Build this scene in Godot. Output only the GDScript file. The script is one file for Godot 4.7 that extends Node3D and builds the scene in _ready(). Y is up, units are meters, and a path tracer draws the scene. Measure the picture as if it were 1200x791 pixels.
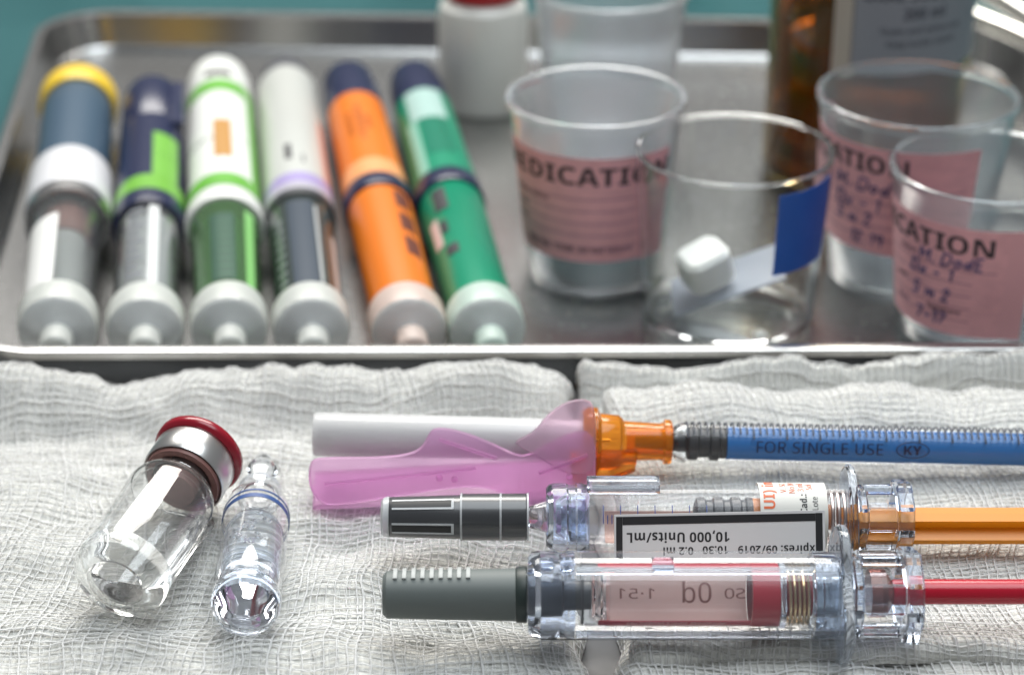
extends Node3D
# Close-up of syringes, a vial and an ampoule on gauze, in front of a steel tray of pens and cups.
# Shapes are written in millimetres and laid down in metres.

const MM := 0.001
var used := {}
var sans: Font
var bold: Font
var nz := FastNoiseLite.new()
var rng := RandomNumberGenerator.new()

# ---------------------------------------------------------------- mesh building
class MB:
	var v := PackedVector3Array()
	var n := PackedVector3Array()
	var uv := PackedVector2Array()
	var start := 0

	func tri(a: Vector3, b: Vector3, c: Vector3, ua := Vector2.ZERO, ub := Vector2.ZERO, uc := Vector2.ZERO) -> void:
		v.append(a); v.append(b); v.append(c)
		n.append(Vector3.ZERO); n.append(Vector3.ZERO); n.append(Vector3.ZERO)
		uv.append(ua); uv.append(ub); uv.append(uc)

	func quad(a: Vector3, b: Vector3, c: Vector3, d: Vector3) -> void:
		tri(a, b, c)
		tri(a, c, d)

	# closes a solid: turns it inside out if its volume is negative
	func close() -> void:
		var vol := 0.0
		for i in range(start, v.size(), 3):
			vol += v[i].dot(v[i + 1].cross(v[i + 2]))
		if vol < 0.0:
			for i in range(start, v.size(), 3):
				var t := v[i + 1]; v[i + 1] = v[i + 2]; v[i + 2] = t
				var m := n[i + 1]; n[i + 1] = -n[i + 2]; n[i + 2] = -m; n[i] = -n[i]
				var w := uv[i + 1]; uv[i + 1] = uv[i + 2]; uv[i + 2] = w
		start = v.size()

	static func on(axis: int, a: float, r: float, th: float) -> Vector3:
		return Vector3(a, r * cos(th), r * sin(th)) if axis == 0 else Vector3(r * sin(th), a, r * cos(th))

	# turned solid; prof holds (along, radius); axis 0 = x, 1 = y
	func lathe(axis: int, prof: Array, seg := 48, off := Vector3.ZERO) -> MB:
		var k := prof.size()
		var sn := []
		for i in k - 1:
			var d: Vector2 = (prof[i + 1] - prof[i])
			d = d.normalized() if d.length() > 1e-9 else Vector2(1, 0)
			sn.append(Vector2(-d.y, d.x))
		for i in k - 1:
			var na: Vector2 = sn[i]
			var nb: Vector2 = sn[i]
			if i > 0 and sn[i - 1].dot(sn[i]) > 0.78: na = (sn[i - 1] + sn[i]).normalized()
			if i < k - 2 and sn[i + 1].dot(sn[i]) > 0.78: nb = (sn[i + 1] + sn[i]).normalized()
			var pa: Vector2 = prof[i]
			var pb: Vector2 = prof[i + 1]
			if pa.distance_to(pb) < 1e-6: continue
			for j in seg:
				var t0 := TAU * j / seg
				var t1 := TAU * (j + 1) / seg
				var a := on(axis, pa.x, pa.y, t0); var b := on(axis, pa.x, pa.y, t1)
				var c := on(axis, pb.x, pb.y, t1); var d2 := on(axis, pb.x, pb.y, t0)
				var nA := on(axis, na.x, na.y, t0); var nB := on(axis, na.x, na.y, t1)
				var nC := on(axis, nb.x, nb.y, t1); var nD := on(axis, nb.x, nb.y, t0)
				var ua := Vector2(float(j) / seg, pa.x); var ub := Vector2(float(j + 1) / seg, pa.x)
				var uc := Vector2(float(j + 1) / seg, pb.x); var ud := Vector2(float(j) / seg, pb.x)
				if axis == 0:
					if pb.y > 1e-6: put(a, d2, c, nA, nD, nC, ua, ud, uc, off)
					if pa.y > 1e-6: put(a, c, b, nA, nC, nB, ua, uc, ub, off)
				else:
					if pb.y > 1e-6: put(a, c, d2, nA, nC, nD, ua, uc, ud, off)
					if pa.y > 1e-6: put(a, b, c, nA, nB, nC, ua, ub, uc, off)
		# (winding and normals agree up to one sign each; settle both)
		var i0 := start
		if v.size() > i0:
			var f := (v[i0 + 1] - v[i0]).cross(v[i0 + 2] - v[i0])
			if f.dot(n[i0] + n[i0 + 1] + n[i0 + 2]) < 0.0:
				for q in range(i0, v.size()): n[q] = -n[q]
		close()
		return self

	func put(a, b, c, na, nb, nc, ua, ub, uc, off: Vector3) -> void:
		v.append(a + off); v.append(b + off); v.append(c + off)
		n.append(na); n.append(nb); n.append(nc)
		uv.append(ua); uv.append(ub); uv.append(uc)

	# thin curved sheet on a turned surface, radius r0 at a0 to r1 at a1
	func patch(axis: int, a0: float, a1: float, t0: float, t1: float, r0: float, r1: float, thick := 0.12, nt := 24, na := 6) -> MB:
		for i in na:
			for j in nt:
				var f0 := float(i) / na; var f1 := float(i + 1) / na
				var g0 := float(j) / nt; var g1 := float(j + 1) / nt
				for side in 2:
					var e := thick if side == 0 else 0.0
					var a := on(axis, lerpf(a0, a1, f0), lerpf(r0, r1, f0) + e, lerpf(t0, t1, g0))
					var b := on(axis, lerpf(a0, a1, f0), lerpf(r0, r1, f0) + e, lerpf(t0, t1, g1))
					var c := on(axis, lerpf(a0, a1, f1), lerpf(r0, r1, f1) + e, lerpf(t0, t1, g1))
					var d := on(axis, lerpf(a0, a1, f1), lerpf(r0, r1, f1) + e, lerpf(t0, t1, g0))
					var ua := Vector2(g0, 1.0 - f0); var ub := Vector2(g1, 1.0 - f0); var uc := Vector2(g1, 1.0 - f1); var ud := Vector2(g0, 1.0 - f1)
					if side == 0:
						tri(a, b, c, ua, ub, uc); tri(a, c, d, ua, uc, ud)
					else:
						tri(a, c, b, ua, uc, ub); tri(a, d, c, ua, ud, uc)
		for i in na:
			var f0 := float(i) / na; var f1 := float(i + 1) / na
			for e in 2:
				var t := t0 if e == 0 else t1
				var p := on(axis, lerpf(a0, a1, f0), lerpf(r0, r1, f0), t); var q := on(axis, lerpf(a0, a1, f1), lerpf(r0, r1, f1), t)
				var p2 := on(axis, lerpf(a0, a1, f0), lerpf(r0, r1, f0) + thick, t); var q2 := on(axis, lerpf(a0, a1, f1), lerpf(r0, r1, f1) + thick, t)
				if e == 0: quad(p, p2, q2, q)
				else: quad(p2, p, q, q2)
		for j in nt:
			var g0 := float(j) / nt; var g1 := float(j + 1) / nt
			for e in 2:
				var al := a0 if e == 0 else a1
				var r := r0 if e == 0 else r1
				var p := on(axis, al, r, lerpf(t0, t1, g0)); var q := on(axis, al, r, lerpf(t0, t1, g1))
				var p2 := on(axis, al, r + thick, lerpf(t0, t1, g0)); var q2 := on(axis, al, r + thick, lerpf(t0, t1, g1))
				if e == 0: quad(p2, p, q, q2)
				else: quad(p, p2, q2, q)
		close()
		return self

	# flat outline given thickness and softened edges, laid out by xf (x, y in the outline's plane, z through it)
	func plate(outline: PackedVector2Array, thick: float, bevel: float, xf := Transform3D()) -> MB:
		var k := outline.size()
		var o := outline.duplicate()
		if Geometry2D.is_polygon_clockwise(o): o.reverse()
		var ins := PackedVector2Array()
		for i in k:
			var d0 := (o[i] - o[(i + k - 1) % k]).normalized()
			var d1 := (o[(i + 1) % k] - o[i]).normalized()
			var n0 := Vector2(-d0.y, d0.x); var n1 := Vector2(-d1.y, d1.x)
			var m := (n0 + n1)
			var l := maxf(m.length_squared() / 2.0, 0.4)
			ins.append(o[i] + m / l * bevel)
		var lay := [[ins, 0.0], [o, bevel], [o, thick - bevel], [ins, thick]]
		for q in 3:
			for i in k:
				var j := (i + 1) % k
				var A: PackedVector2Array = lay[q][0]; var B: PackedVector2Array = lay[q + 1][0]
				var za: float = lay[q][1]; var zb: float = lay[q + 1][1]
				quad(xf * Vector3(A[i].x, A[i].y, za), xf * Vector3(A[j].x, A[j].y, za), xf * Vector3(B[j].x, B[j].y, zb), xf * Vector3(B[i].x, B[i].y, zb))
		var ix := Geometry2D.triangulate_polygon(ins)
		for i in range(0, ix.size(), 3):
			var a := ins[ix[i]]; var b := ins[ix[i + 1]]; var c := ins[ix[i + 2]]
			if (b - a).cross(c - a) < 0.0:
				var t := b; b = c; c = t
			tri(xf * Vector3(a.x, a.y, thick), xf * Vector3(b.x, b.y, thick), xf * Vector3(c.x, c.y, thick))
			tri(xf * Vector3(a.x, a.y, 0), xf * Vector3(c.x, c.y, 0), xf * Vector3(b.x, b.y, 0))
		close()
		return self

	func box(lo: Vector3, hi: Vector3, bevel := 0.2) -> MB:
		var o := PackedVector2Array([Vector2(lo.x, lo.y), Vector2(hi.x, lo.y), Vector2(hi.x, hi.y), Vector2(lo.x, hi.y)])
		return plate(o, hi.z - lo.z, bevel, Transform3D(Basis(), Vector3(0, 0, lo.z)))

	func tube(pts: PackedVector3Array, r: float, sides := 6) -> MB:
		var k := pts.size()
		var rings := []
		var ref := Vector3.UP
		for i in k:
			var t := (pts[mini(i + 1, k - 1)] - pts[maxi(i - 1, 0)]).normalized()
			if absf(t.dot(ref)) > 0.95: ref = Vector3.RIGHT
			var a := t.cross(ref).normalized()
			var b := t.cross(a)
			ref = -b
			var ring := PackedVector3Array()
			for j in sides: ring.append(pts[i] + (a * cos(TAU * j / sides) + b * sin(TAU * j / sides)) * r)
			rings.append(ring)
		for i in k - 1:
			for j in sides:
				var m := (j + 1) % sides
				quad(rings[i][j], rings[i + 1][j], rings[i + 1][m], rings[i][m])
		for j in range(1, sides - 1):
			tri(rings[0][0], rings[0][j], rings[0][j + 1])
			tri(rings[k - 1][0], rings[k - 1][j + 1], rings[k - 1][j])
		close()
		return self

	func mesh(smooth := 38.0) -> ArrayMesh:
		var cosmin := cos(deg_to_rad(smooth))
		var at := {}
		var fn := PackedVector3Array()
		fn.resize(v.size() / 3)
		var need := false
		for f in fn.size():
			if n[f * 3] != Vector3.ZERO: continue
			need = true
			fn[f] = (v[f * 3 + 1] - v[f * 3]).cross(v[f * 3 + 2] - v[f * 3])
			for c in 3:
				var key := Vector3i((v[f * 3 + c] * 2000.0).round())
				if at.has(key): at[key].append(f)
				else: at[key] = [f]
		if need:
			var un := PackedVector3Array()
			for f in fn: un.append(f.normalized())
			for f in fn.size():
				if n[f * 3] != Vector3.ZERO: continue
				for c in 3:
					var s := Vector3.ZERO
					for g in at[Vector3i((v[f * 3 + c] * 2000.0).round())]:
						if un[g].dot(un[f]) > cosmin: s += fn[g]
					n[f * 3 + c] = s.normalized() if s.length() > 1e-12 else Vector3.UP
		var vv := PackedVector3Array(); var nn := PackedVector3Array(); var uu := PackedVector2Array()
		vv.resize(v.size()); nn.resize(v.size()); uu.resize(v.size())
		for i in range(0, v.size(), 3):
			for c in 3:
				var s: int = i + [0, 2, 1][c]
				vv[i + c] = v[s] * 0.001
				nn[i + c] = n[s]
				uu[i + c] = uv[s]
		var arr := []
		arr.resize(Mesh.ARRAY_MAX)
		arr[Mesh.ARRAY_VERTEX] = vv; arr[Mesh.ARRAY_NORMAL] = nn; arr[Mesh.ARRAY_TEX_UV] = uu
		var m := ArrayMesh.new()
		m.add_surface_from_arrays(Mesh.PRIMITIVE_TRIANGLES, arr)
		return m

# ---------------------------------------------------------------- scene helpers
func numbered(called: String) -> String:
	if not used.has(called):
		used[called] = 0
		return called
	used[called] += 1
	return "%s_%03d" % [called, used[called]]

func tag(o: Node3D, label: String, category: String, group := "") -> Node3D:
	o.set_meta("label", label)
	o.set_meta("category", category)
	if group: o.set_meta("group", group)
	return o

func thing(called: String, label: String, category: String, at: Vector3, basis := Basis(), group := "") -> Node3D:
	var o := Node3D.new()
	o.name = numbered(called)
	add_child(o)
	o.transform = Transform3D(basis, at * MM)
	return tag(o, label, category, group)

func obj(called: String, m, mat: Material, parent: Node3D = self) -> MeshInstance3D:
	var o := MeshInstance3D.new()
	o.name = numbered(called) if parent == self else called
	o.mesh = m.mesh() if m is MB else m
	o.material_override = null
	for i in o.mesh.get_surface_count(): o.set_surface_override_material(i, mat)
	parent.add_child(o, true)
	return o

func V(a: float, b: float) -> Vector2: return Vector2(a, b)

func mat(c: Color, rough := 0.5, metal := 0.0) -> StandardMaterial3D:
	var m := StandardMaterial3D.new()
	m.albedo_color = c; m.roughness = rough; m.metallic = metal
	return m

# solid clear or frosted material: a = how milky, ior by scale
func clear(c: Color, milk := 0.0, rough := 0.0, scale := 0.05) -> StandardMaterial3D:
	var m := StandardMaterial3D.new()
	m.albedo_color = Color(c.r, c.g, c.b, milk)
	m.roughness = rough
	m.refraction_enabled = true
	m.refraction_scale = scale
	return m

# thin clear wall: a sheet that light passes straight
func pane(c: Color, a := 0.02, rough := 0.0, spec := 0.5) -> StandardMaterial3D:
	var m := StandardMaterial3D.new()
	m.metallic_specular = spec
	m.transparency = BaseMaterial3D.TRANSPARENCY_ALPHA
	m.albedo_color = Color(c.r, c.g, c.b, a)
	m.roughness = rough
	return m

func lin(r: float, g: float, b: float) -> Color: return Color(r, g, b).linear_to_srgb()

# lettering as thin solid letters laid on a turned surface (axis 0/1) or flat (axis 2: plane x, y)
# at = (along the axis, angle) of the middle; turn = extra turn of the text in its own plane
func text(mb: MB, s: String, cap: float, axis: int, a: float, th: float, r0: float, slope := 0.0, turn := 0.0, f: Font = null, stretch := 1.0, mirror := false) -> MB:
	var tm := TextMesh.new()
	tm.text = s; tm.font = f if f else bold; tm.font_size = 64
	tm.pixel_size = cap / 0.714 / 64.0; tm.depth = 0.05; tm.curve_step = 3.0
	var ar := tm.get_mesh_arrays()
	var vs: PackedVector3Array = ar[Mesh.ARRAY_VERTEX]
	var ix: PackedInt32Array = ar[Mesh.ARRAY_INDEX] if ar[Mesh.ARRAY_INDEX] != null else PackedInt32Array(range(vs.size()))
	if vs.is_empty(): return mb
	var bb := AABB(vs[0], Vector3.ZERO)
	for p in vs: bb = bb.expand(p)
	var mid := bb.get_center()
	var stack := []
	for i in range(0, ix.size(), 3):
		var t := []
		for c in 3:
			var p: Vector3 = vs[ix[i + c]]
			p -= Vector3(mid.x, mid.y, 0)
			p.x *= stretch * (-1.0 if mirror else 1.0)
			var q := Vector2(p.x, p.y).rotated(turn)
			t.append(Vector3(q.x, q.y, p.z))
		stack.append(t)
	var most := 0.8
	while stack.size():
		var t: Array = stack.pop_back()
		if axis != 2:
			var e := [t[0].distance_to(t[1]), t[1].distance_to(t[2]), t[2].distance_to(t[0])]
			var k := 0
			if e[1] > e[0] and e[1] >= e[2]: k = 1
			elif e[2] > e[0] and e[2] > e[1]: k = 2
			if e[k] > most:
				var m: Vector3 = (t[k] + t[(k + 1) % 3]) / 2.0
				stack.append([t[k], m, t[(k + 2) % 3]]); stack.append([m, t[(k + 1) % 3], t[(k + 2) % 3]])
				continue
		var o := []
		for p in t:
			if axis == 1: o.append(MB.on(1, a + p.y, r0 + slope * p.y + p.z, th + p.x / r0))
			elif axis == 0: o.append(MB.on(0, a + p.x, r0 + p.z, th - p.y / r0))
			else: o.append(Vector3(a + p.x, th + p.y, r0 + p.z))
		mb.tri(o[0], o[2], o[1])
	if mirror: # keep the outside out
		for i in range(mb.start, mb.v.size(), 3):
			var q := mb.v[i + 1]; mb.v[i + 1] = mb.v[i + 2]; mb.v[i + 2] = q
	mb.start = mb.v.size()
	return mb

func img_tex(w: int, h: int, f: Callable) -> ImageTexture:
	var im := Image.create(w, h, false, Image.FORMAT_RGB8)
	f.call(im)
	return ImageTexture.create_from_image(im)

func noise_tex(freq: float, size := 512, octaves := 4, as_normal := false, bump := 4.0, sd := 1, low := 0.0) -> NoiseTexture2D:
	var t := NoiseTexture2D.new()
	if low > 0.0:
		var gr := Gradient.new()
		gr.set_color(0, Color(low, low, low)); gr.set_color(1, Color.WHITE)
		t.color_ramp = gr
	var f := FastNoiseLite.new()
	f.frequency = freq; f.fractal_octaves = octaves; f.seed = sd
	t.noise = f; t.width = size; t.height = size; t.seamless = true; t.as_normal_map = as_normal; t.bump_strength = bump
	t.generate_mipmaps = false
	return t

# ---------------------------------------------------------------- gauze
class Sheet:
	var top := 5.0        # height of the flat part
	var s0 := -110.0      # left
	var s1 := 10.0        # right
	var d0 := 255.0       # front (millimetres from the lens)
	var d1 := 346.0       # back
	var rs0 := 0.0        # fold radius on each side, 0 = runs out of sight
	var rs1 := 0.0
	var rd0 := 0.0
	var rd1 := 4.0
	var rw := 17.0        # over what width
	var ridge := 4.0      # how much the back edge is puffed up
	var lump := 1.0
	var sd := 0.0
	var mound := Vector3.ZERO # a soft heap: place and height
	var skew := 0.0       # how far the left edge leans
	var nz: FastNoiseLite

	func fold(x: float, e: float, r: float) -> Vector2: # (place, drop) for a point that would lie r-lengths beyond the fold
		var u := x - (e - r)
		if r <= 0.0 or u <= 0.0: return Vector2(x, 0)
		var ph := minf(u / r, 2.6)
		return Vector2(e - r + r * sin(ph), r * (1.0 - cos(ph)))

	func at(s: float, t: float, lift: float) -> Vector3:
		var h := top + lift
		var big := nz.get_noise_2d(s * 0.035 + sd, t * 0.05)
		var mid := nz.get_noise_2d(s * 0.11 + sd + 40.0, t * 0.14)
		h += lump * (big * 1.9 + mid * 0.7)
		if mound.z > 0.0:
			h += mound.z * exp(-((s - mound.x) ** 2 + (t - mound.y) ** 2) / 130.0)
		if ridge > 0.0:
			var k := smoothstep(d1 - rw, d1 - rw * 0.25, t)
			h += ridge * k * (1.0 + 0.34 * nz.get_noise_2d(s * 0.03 + sd + 9.0, 3.3) + 0.07 * nz.get_noise_2d(s * 0.2 + sd, 7.0))
		var eb := d1 + 1.1 * nz.get_noise_2d(s * 0.06 + sd + 77.0, 1.0) + 0.3 * nz.get_noise_2d(s * 0.3 + sd, 5.0)
		var b := fold(t, eb, rd1)
		var f := fold(-t, -d0 + 1.5 * nz.get_noise_2d(s * 0.05 + sd + 50.0, 2.0), rd0) if t < d0 + rd0 * 1.5 else Vector2(-t, 0)
		var left := s0 + skew * (d1 - t) + 1.2 * nz.get_noise_2d(t * 0.09 + sd, 12.0)
		var l := fold(-s, -left, rs0)
		var r := fold(s, s1 + 1.5 * nz.get_noise_2d(t * 0.07 + sd, 22.0), rs1)
		var dd := b.x if t > d0 + 10.0 else -f.x
		var xx := r.x if s > (s0 + s1) * 0.5 else -l.x
		return Vector3(xx, maxf(h - b.y - f.y - l.y - r.y, 0.35 + lift * 0.2), -dd)

func gauze_threads(sh: Sheet, sp: float, r0: float, lift: float, sd: float, t_lo := -1e9, t_hi := 1e9) -> ArrayMesh:
	var vs := PackedVector3Array(); var ns := PackedVector3Array(); var ix := PackedInt32Array()
	var step := 0.55
	var es := 4.0
	var S0 := sh.s0 - (sh.rs0 * 2.0); var S1 := sh.s1 + sh.rs1 * 0.9
	var D0 := maxf(sh.d0 - sh.rd0 * 0.9, t_lo); var D1 := minf(sh.d1 + sh.rd1 * 1.1, t_hi)
	for way in 2:
		var lo := S0 if way == 0 else D0
		var hi := S1 if way == 0 else D1
		var a0 := D0 if way == 0 else S0
		var a1 := D1 if way == 0 else S1
		var lines := int((hi - lo) / sp)
		for i in lines:
			var jit := 0.22 * sp * nz.get_noise_2d(i * 7.7 + sd, way * 31.0 + 5.0)
			var c := lo + (i + 0.5) * sp + jit
			var thick := r0 * (1.0 + 0.55 * nz.get_noise_2d(i * 3.1 + sd, 90.0 + way * 10.0))
			var count := int((a1 - a0) / step)
			var prev := Vector3.ZERO
			for j in count + 1:
				var a := a0 + j * step
				var u := c if way == 0 else a
				var w := a if way == 0 else c
				# the weave is pulled about: long slow drifts, and a tremble of each thread's own
				var drift := 2.6 * nz.get_noise_2d(u * 0.022 + way * 60.0, w * 0.022) + 0.7 * nz.get_noise_2d(u * 0.075 + way * 20.0, w * 0.075)
				var own := 0.26 * nz.get_noise_2d(a * 0.13 + sd, i * 5.3 + way * 400.0) + 0.08 * nz.get_noise_2d(a * 0.6 + sd, i * 9.1 + way * 300.0)
				var weave := 0.09 * cos(PI * (a / sp + i)) * (1.0 if way == 0 else -1.0)
				var p: Vector3
				if way == 0: p = sh.at(u + drift + own, w, lift + weave)
				else: p = sh.at(u, w + drift + own, lift + weave)
				var t := (p - prev) if j > 0 else (Vector3(0, 0, -1) if way == 0 else Vector3(1, 0, 0))
				if t.length() < 1e-4: t = Vector3(0, 0, -1) if way == 0 else Vector3(1, 0, 0)
				t = t.normalized()
				prev = p
				var side := Vector3(1, 0, 0) if way == 0 else Vector3(0, 0, 1)
				side = (side - t * side.dot(t)).normalized()
				var up := side.cross(t)
				var rr := thick * (1.0 + 0.35 * nz.get_noise_2d(a * 0.5 + sd, i * 2.9 + way * 77.0))
				var base := vs.size()
				for q in 4:
					var g := TAU * q / es + 0.4
					var dir := side * cos(g) + up * sin(g)
					vs.append((p + side * cos(g) * rr * 1.3 + up * sin(g) * rr * 0.8) * MM)
					ns.append(dir)
				if j > 0:
					for q in 4:
						var q2 := (q + 1) % 4
						ix.append(base - 4 + q); ix.append(base + q); ix.append(base + q2)
						ix.append(base - 4 + q); ix.append(base + q2); ix.append(base - 4 + q2)
	# winding: settle by the first face
	var f := (vs[ix[1]] - vs[ix[0]]).cross(vs[ix[2]] - vs[ix[0]])
	if f.dot(ns[ix[0]] + ns[ix[1]]) > 0.0:
		for k in range(0, ix.size(), 3):
			var q := ix[k + 1]; ix[k + 1] = ix[k + 2]; ix[k + 2] = q
	var arr := []
	arr.resize(Mesh.ARRAY_MAX)
	arr[Mesh.ARRAY_VERTEX] = vs; arr[Mesh.ARRAY_NORMAL] = ns; arr[Mesh.ARRAY_INDEX] = ix
	var m := ArrayMesh.new()
	m.add_surface_from_arrays(Mesh.PRIMITIVE_TRIANGLES, arr)
	return m

func gauze_fibres(sh: Sheet, count: int, sd: int) -> ArrayMesh:
	var mb := MB.new()
	rng.seed = sd
	for i in count:
		var s := rng.randf_range(sh.s0, sh.s1); var t := rng.randf_range(sh.d0, sh.d1 + sh.rd1)
		var g := rng.randf() * TAU; var bend := rng.randf_range(-0.35, 0.35)
		var pts := PackedVector3Array()
		var l := rng.randf_range(0.25, 0.6)
		for k in 6:
			var p := sh.at(s, t, 0.15 + 0.5 * sin(PI * k / 5.0) * l)
			pts.append(p)
			g += bend
			s += cos(g) * l; t += sin(g) * l
		mb.tube(pts, 0.028, 3)
	return mb.mesh(80.0)

func gauze_ground(sh: Sheet, lift: float, uvs := 1.0) -> ArrayMesh:
	var vs := PackedVector3Array(); var ns := PackedVector3Array(); var us := PackedVector2Array(); var ix := PackedInt32Array()
	var st := 1.0
	var S0 := sh.s0 - sh.rs0 * 2.0; var S1 := sh.s1 + sh.rs1 * 0.9
	var D0 := sh.d0 - sh.rd0 * 0.9; var D1 := sh.d1 + sh.rd1 * 1.1
	var nx := int((S1 - S0) / st); var nd := int((D1 - D0) / st)
	for j in nd + 1:
		for i in nx + 1:
			vs.append(sh.at(S0 + i * st, D0 + j * st, lift) * MM)
			us.append(Vector2((S0 + i * st) * uvs, (D0 + j * st) * uvs))
	for j in nd + 1:
		for i in nx + 1:
			var a := vs[j * (nx + 1) + mini(i + 1, nx)] - vs[j * (nx + 1) + maxi(i - 1, 0)]
			var b := vs[mini(j + 1, nd) * (nx + 1) + i] - vs[maxi(j - 1, 0) * (nx + 1) + i]
			ns.append(a.cross(b).normalized())
	for j in nd:
		for i in nx:
			var a := j * (nx + 1) + i
			var c := a + nx + 1
			for q in [a, c, a + 1, a + 1, c, c + 1]: ix.append(q)
	var f := (vs[ix[1]] - vs[ix[0]]).cross(vs[ix[2]] - vs[ix[0]])
	if f.dot(ns[0]) > 0.0:
		for k in range(0, ix.size(), 3):
			var q := ix[k + 1]; ix[k + 1] = ix[k + 2]; ix[k + 2] = q
	var arr := []
	arr.resize(Mesh.ARRAY_MAX)
	arr[Mesh.ARRAY_VERTEX] = vs; arr[Mesh.ARRAY_NORMAL] = ns; arr[Mesh.ARRAY_TEX_UV] = us; arr[Mesh.ARRAY_INDEX] = ix
	var m := ArrayMesh.new()
	m.add_surface_from_arrays(Mesh.PRIMITIVE_TRIANGLES, arr)
	return m

# ---------------------------------------------------------------- ready
func _ready() -> void:
	nz.noise_type = FastNoiseLite.TYPE_SIMPLEX_SMOOTH
	nz.frequency = 1.0
	nz.fractal_type = FastNoiseLite.FRACTAL_NONE
	nz.seed = 7
	rng.seed = 11
	var fs := SystemFont.new(); fs.font_names = PackedStringArray(["Droid Sans"]); sans = fs
	var fb := SystemFont.new(); fb.font_names = PackedStringArray(["Droid Sans"]); fb.font_weight = 700; bold = fb

	var cam := Camera3D.new()
	cam.name = "camera"
	cam.fov = 18.0; cam.near = 0.02; cam.far = 20.0
	cam.position = Vector3(0, 0.190, 0)
	cam.rotation_degrees = Vector3(-26.5, 0, 0)
	var lens := CameraAttributesPhysical.new()
	lens.frustum_focal_length = 75.0
	lens.frustum_focus_distance = 0.332
	lens.exposure_aperture = 75.0 / 5.1
	lens.frustum_near = 0.02; lens.frustum_far = 20.0
	cam.attributes = lens
	add_child(cam)
	cam.fov = 18.0
	cam.current = true

	var env := Environment.new()
	env.background_mode = Environment.BG_COLOR
	env.background_color = lin(0.20, 0.203, 0.207)
	env.tonemap_mode = Environment.TONE_MAPPER_LINEAR
	env.tonemap_exposure = 1.0
	env.sdfgi_enabled = true; env.ssao_enabled = true; env.ssil_enabled = true
	var we := WorldEnvironment.new()
	we.name = "world"
	we.environment = env
	add_child(we)

	# two studio soft boxes: the main one above and behind, a broad weak one over the lens
	softbox("key_softbox", Vector3(-70, 770, -980), Vector3(0, 0, -310), Vector2(0.80, 0.36), 1.4, Color(1.0, 0.985, 0.96))
	softbox("fill_softbox", Vector3(120, 760, -300), Vector3(0, 0, -331), Vector2(0.6, 0.5), 0.54, Color(0.95, 0.98, 1.0))

	build_setting()
	build_tray()
	build_pens()
	build_cups()
	build_back_things()
	build_gauze()
	build_vial()
	build_ampoule()
	build_needle_syringe()
	build_orange_syringe()
	build_red_syringe()

func softbox(called: String, at: Vector3, to: Vector3, size: Vector2, energy: float, c: Color) -> void:
	var l := AreaLight3D.new()
	l.name = called
	l.area_size = size
	l.light_energy = energy
	l.light_color = c
	l.shadow_enabled = true
	add_child(l)
	l.look_at_from_position(at * MM, to * MM, Vector3.UP)

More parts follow.
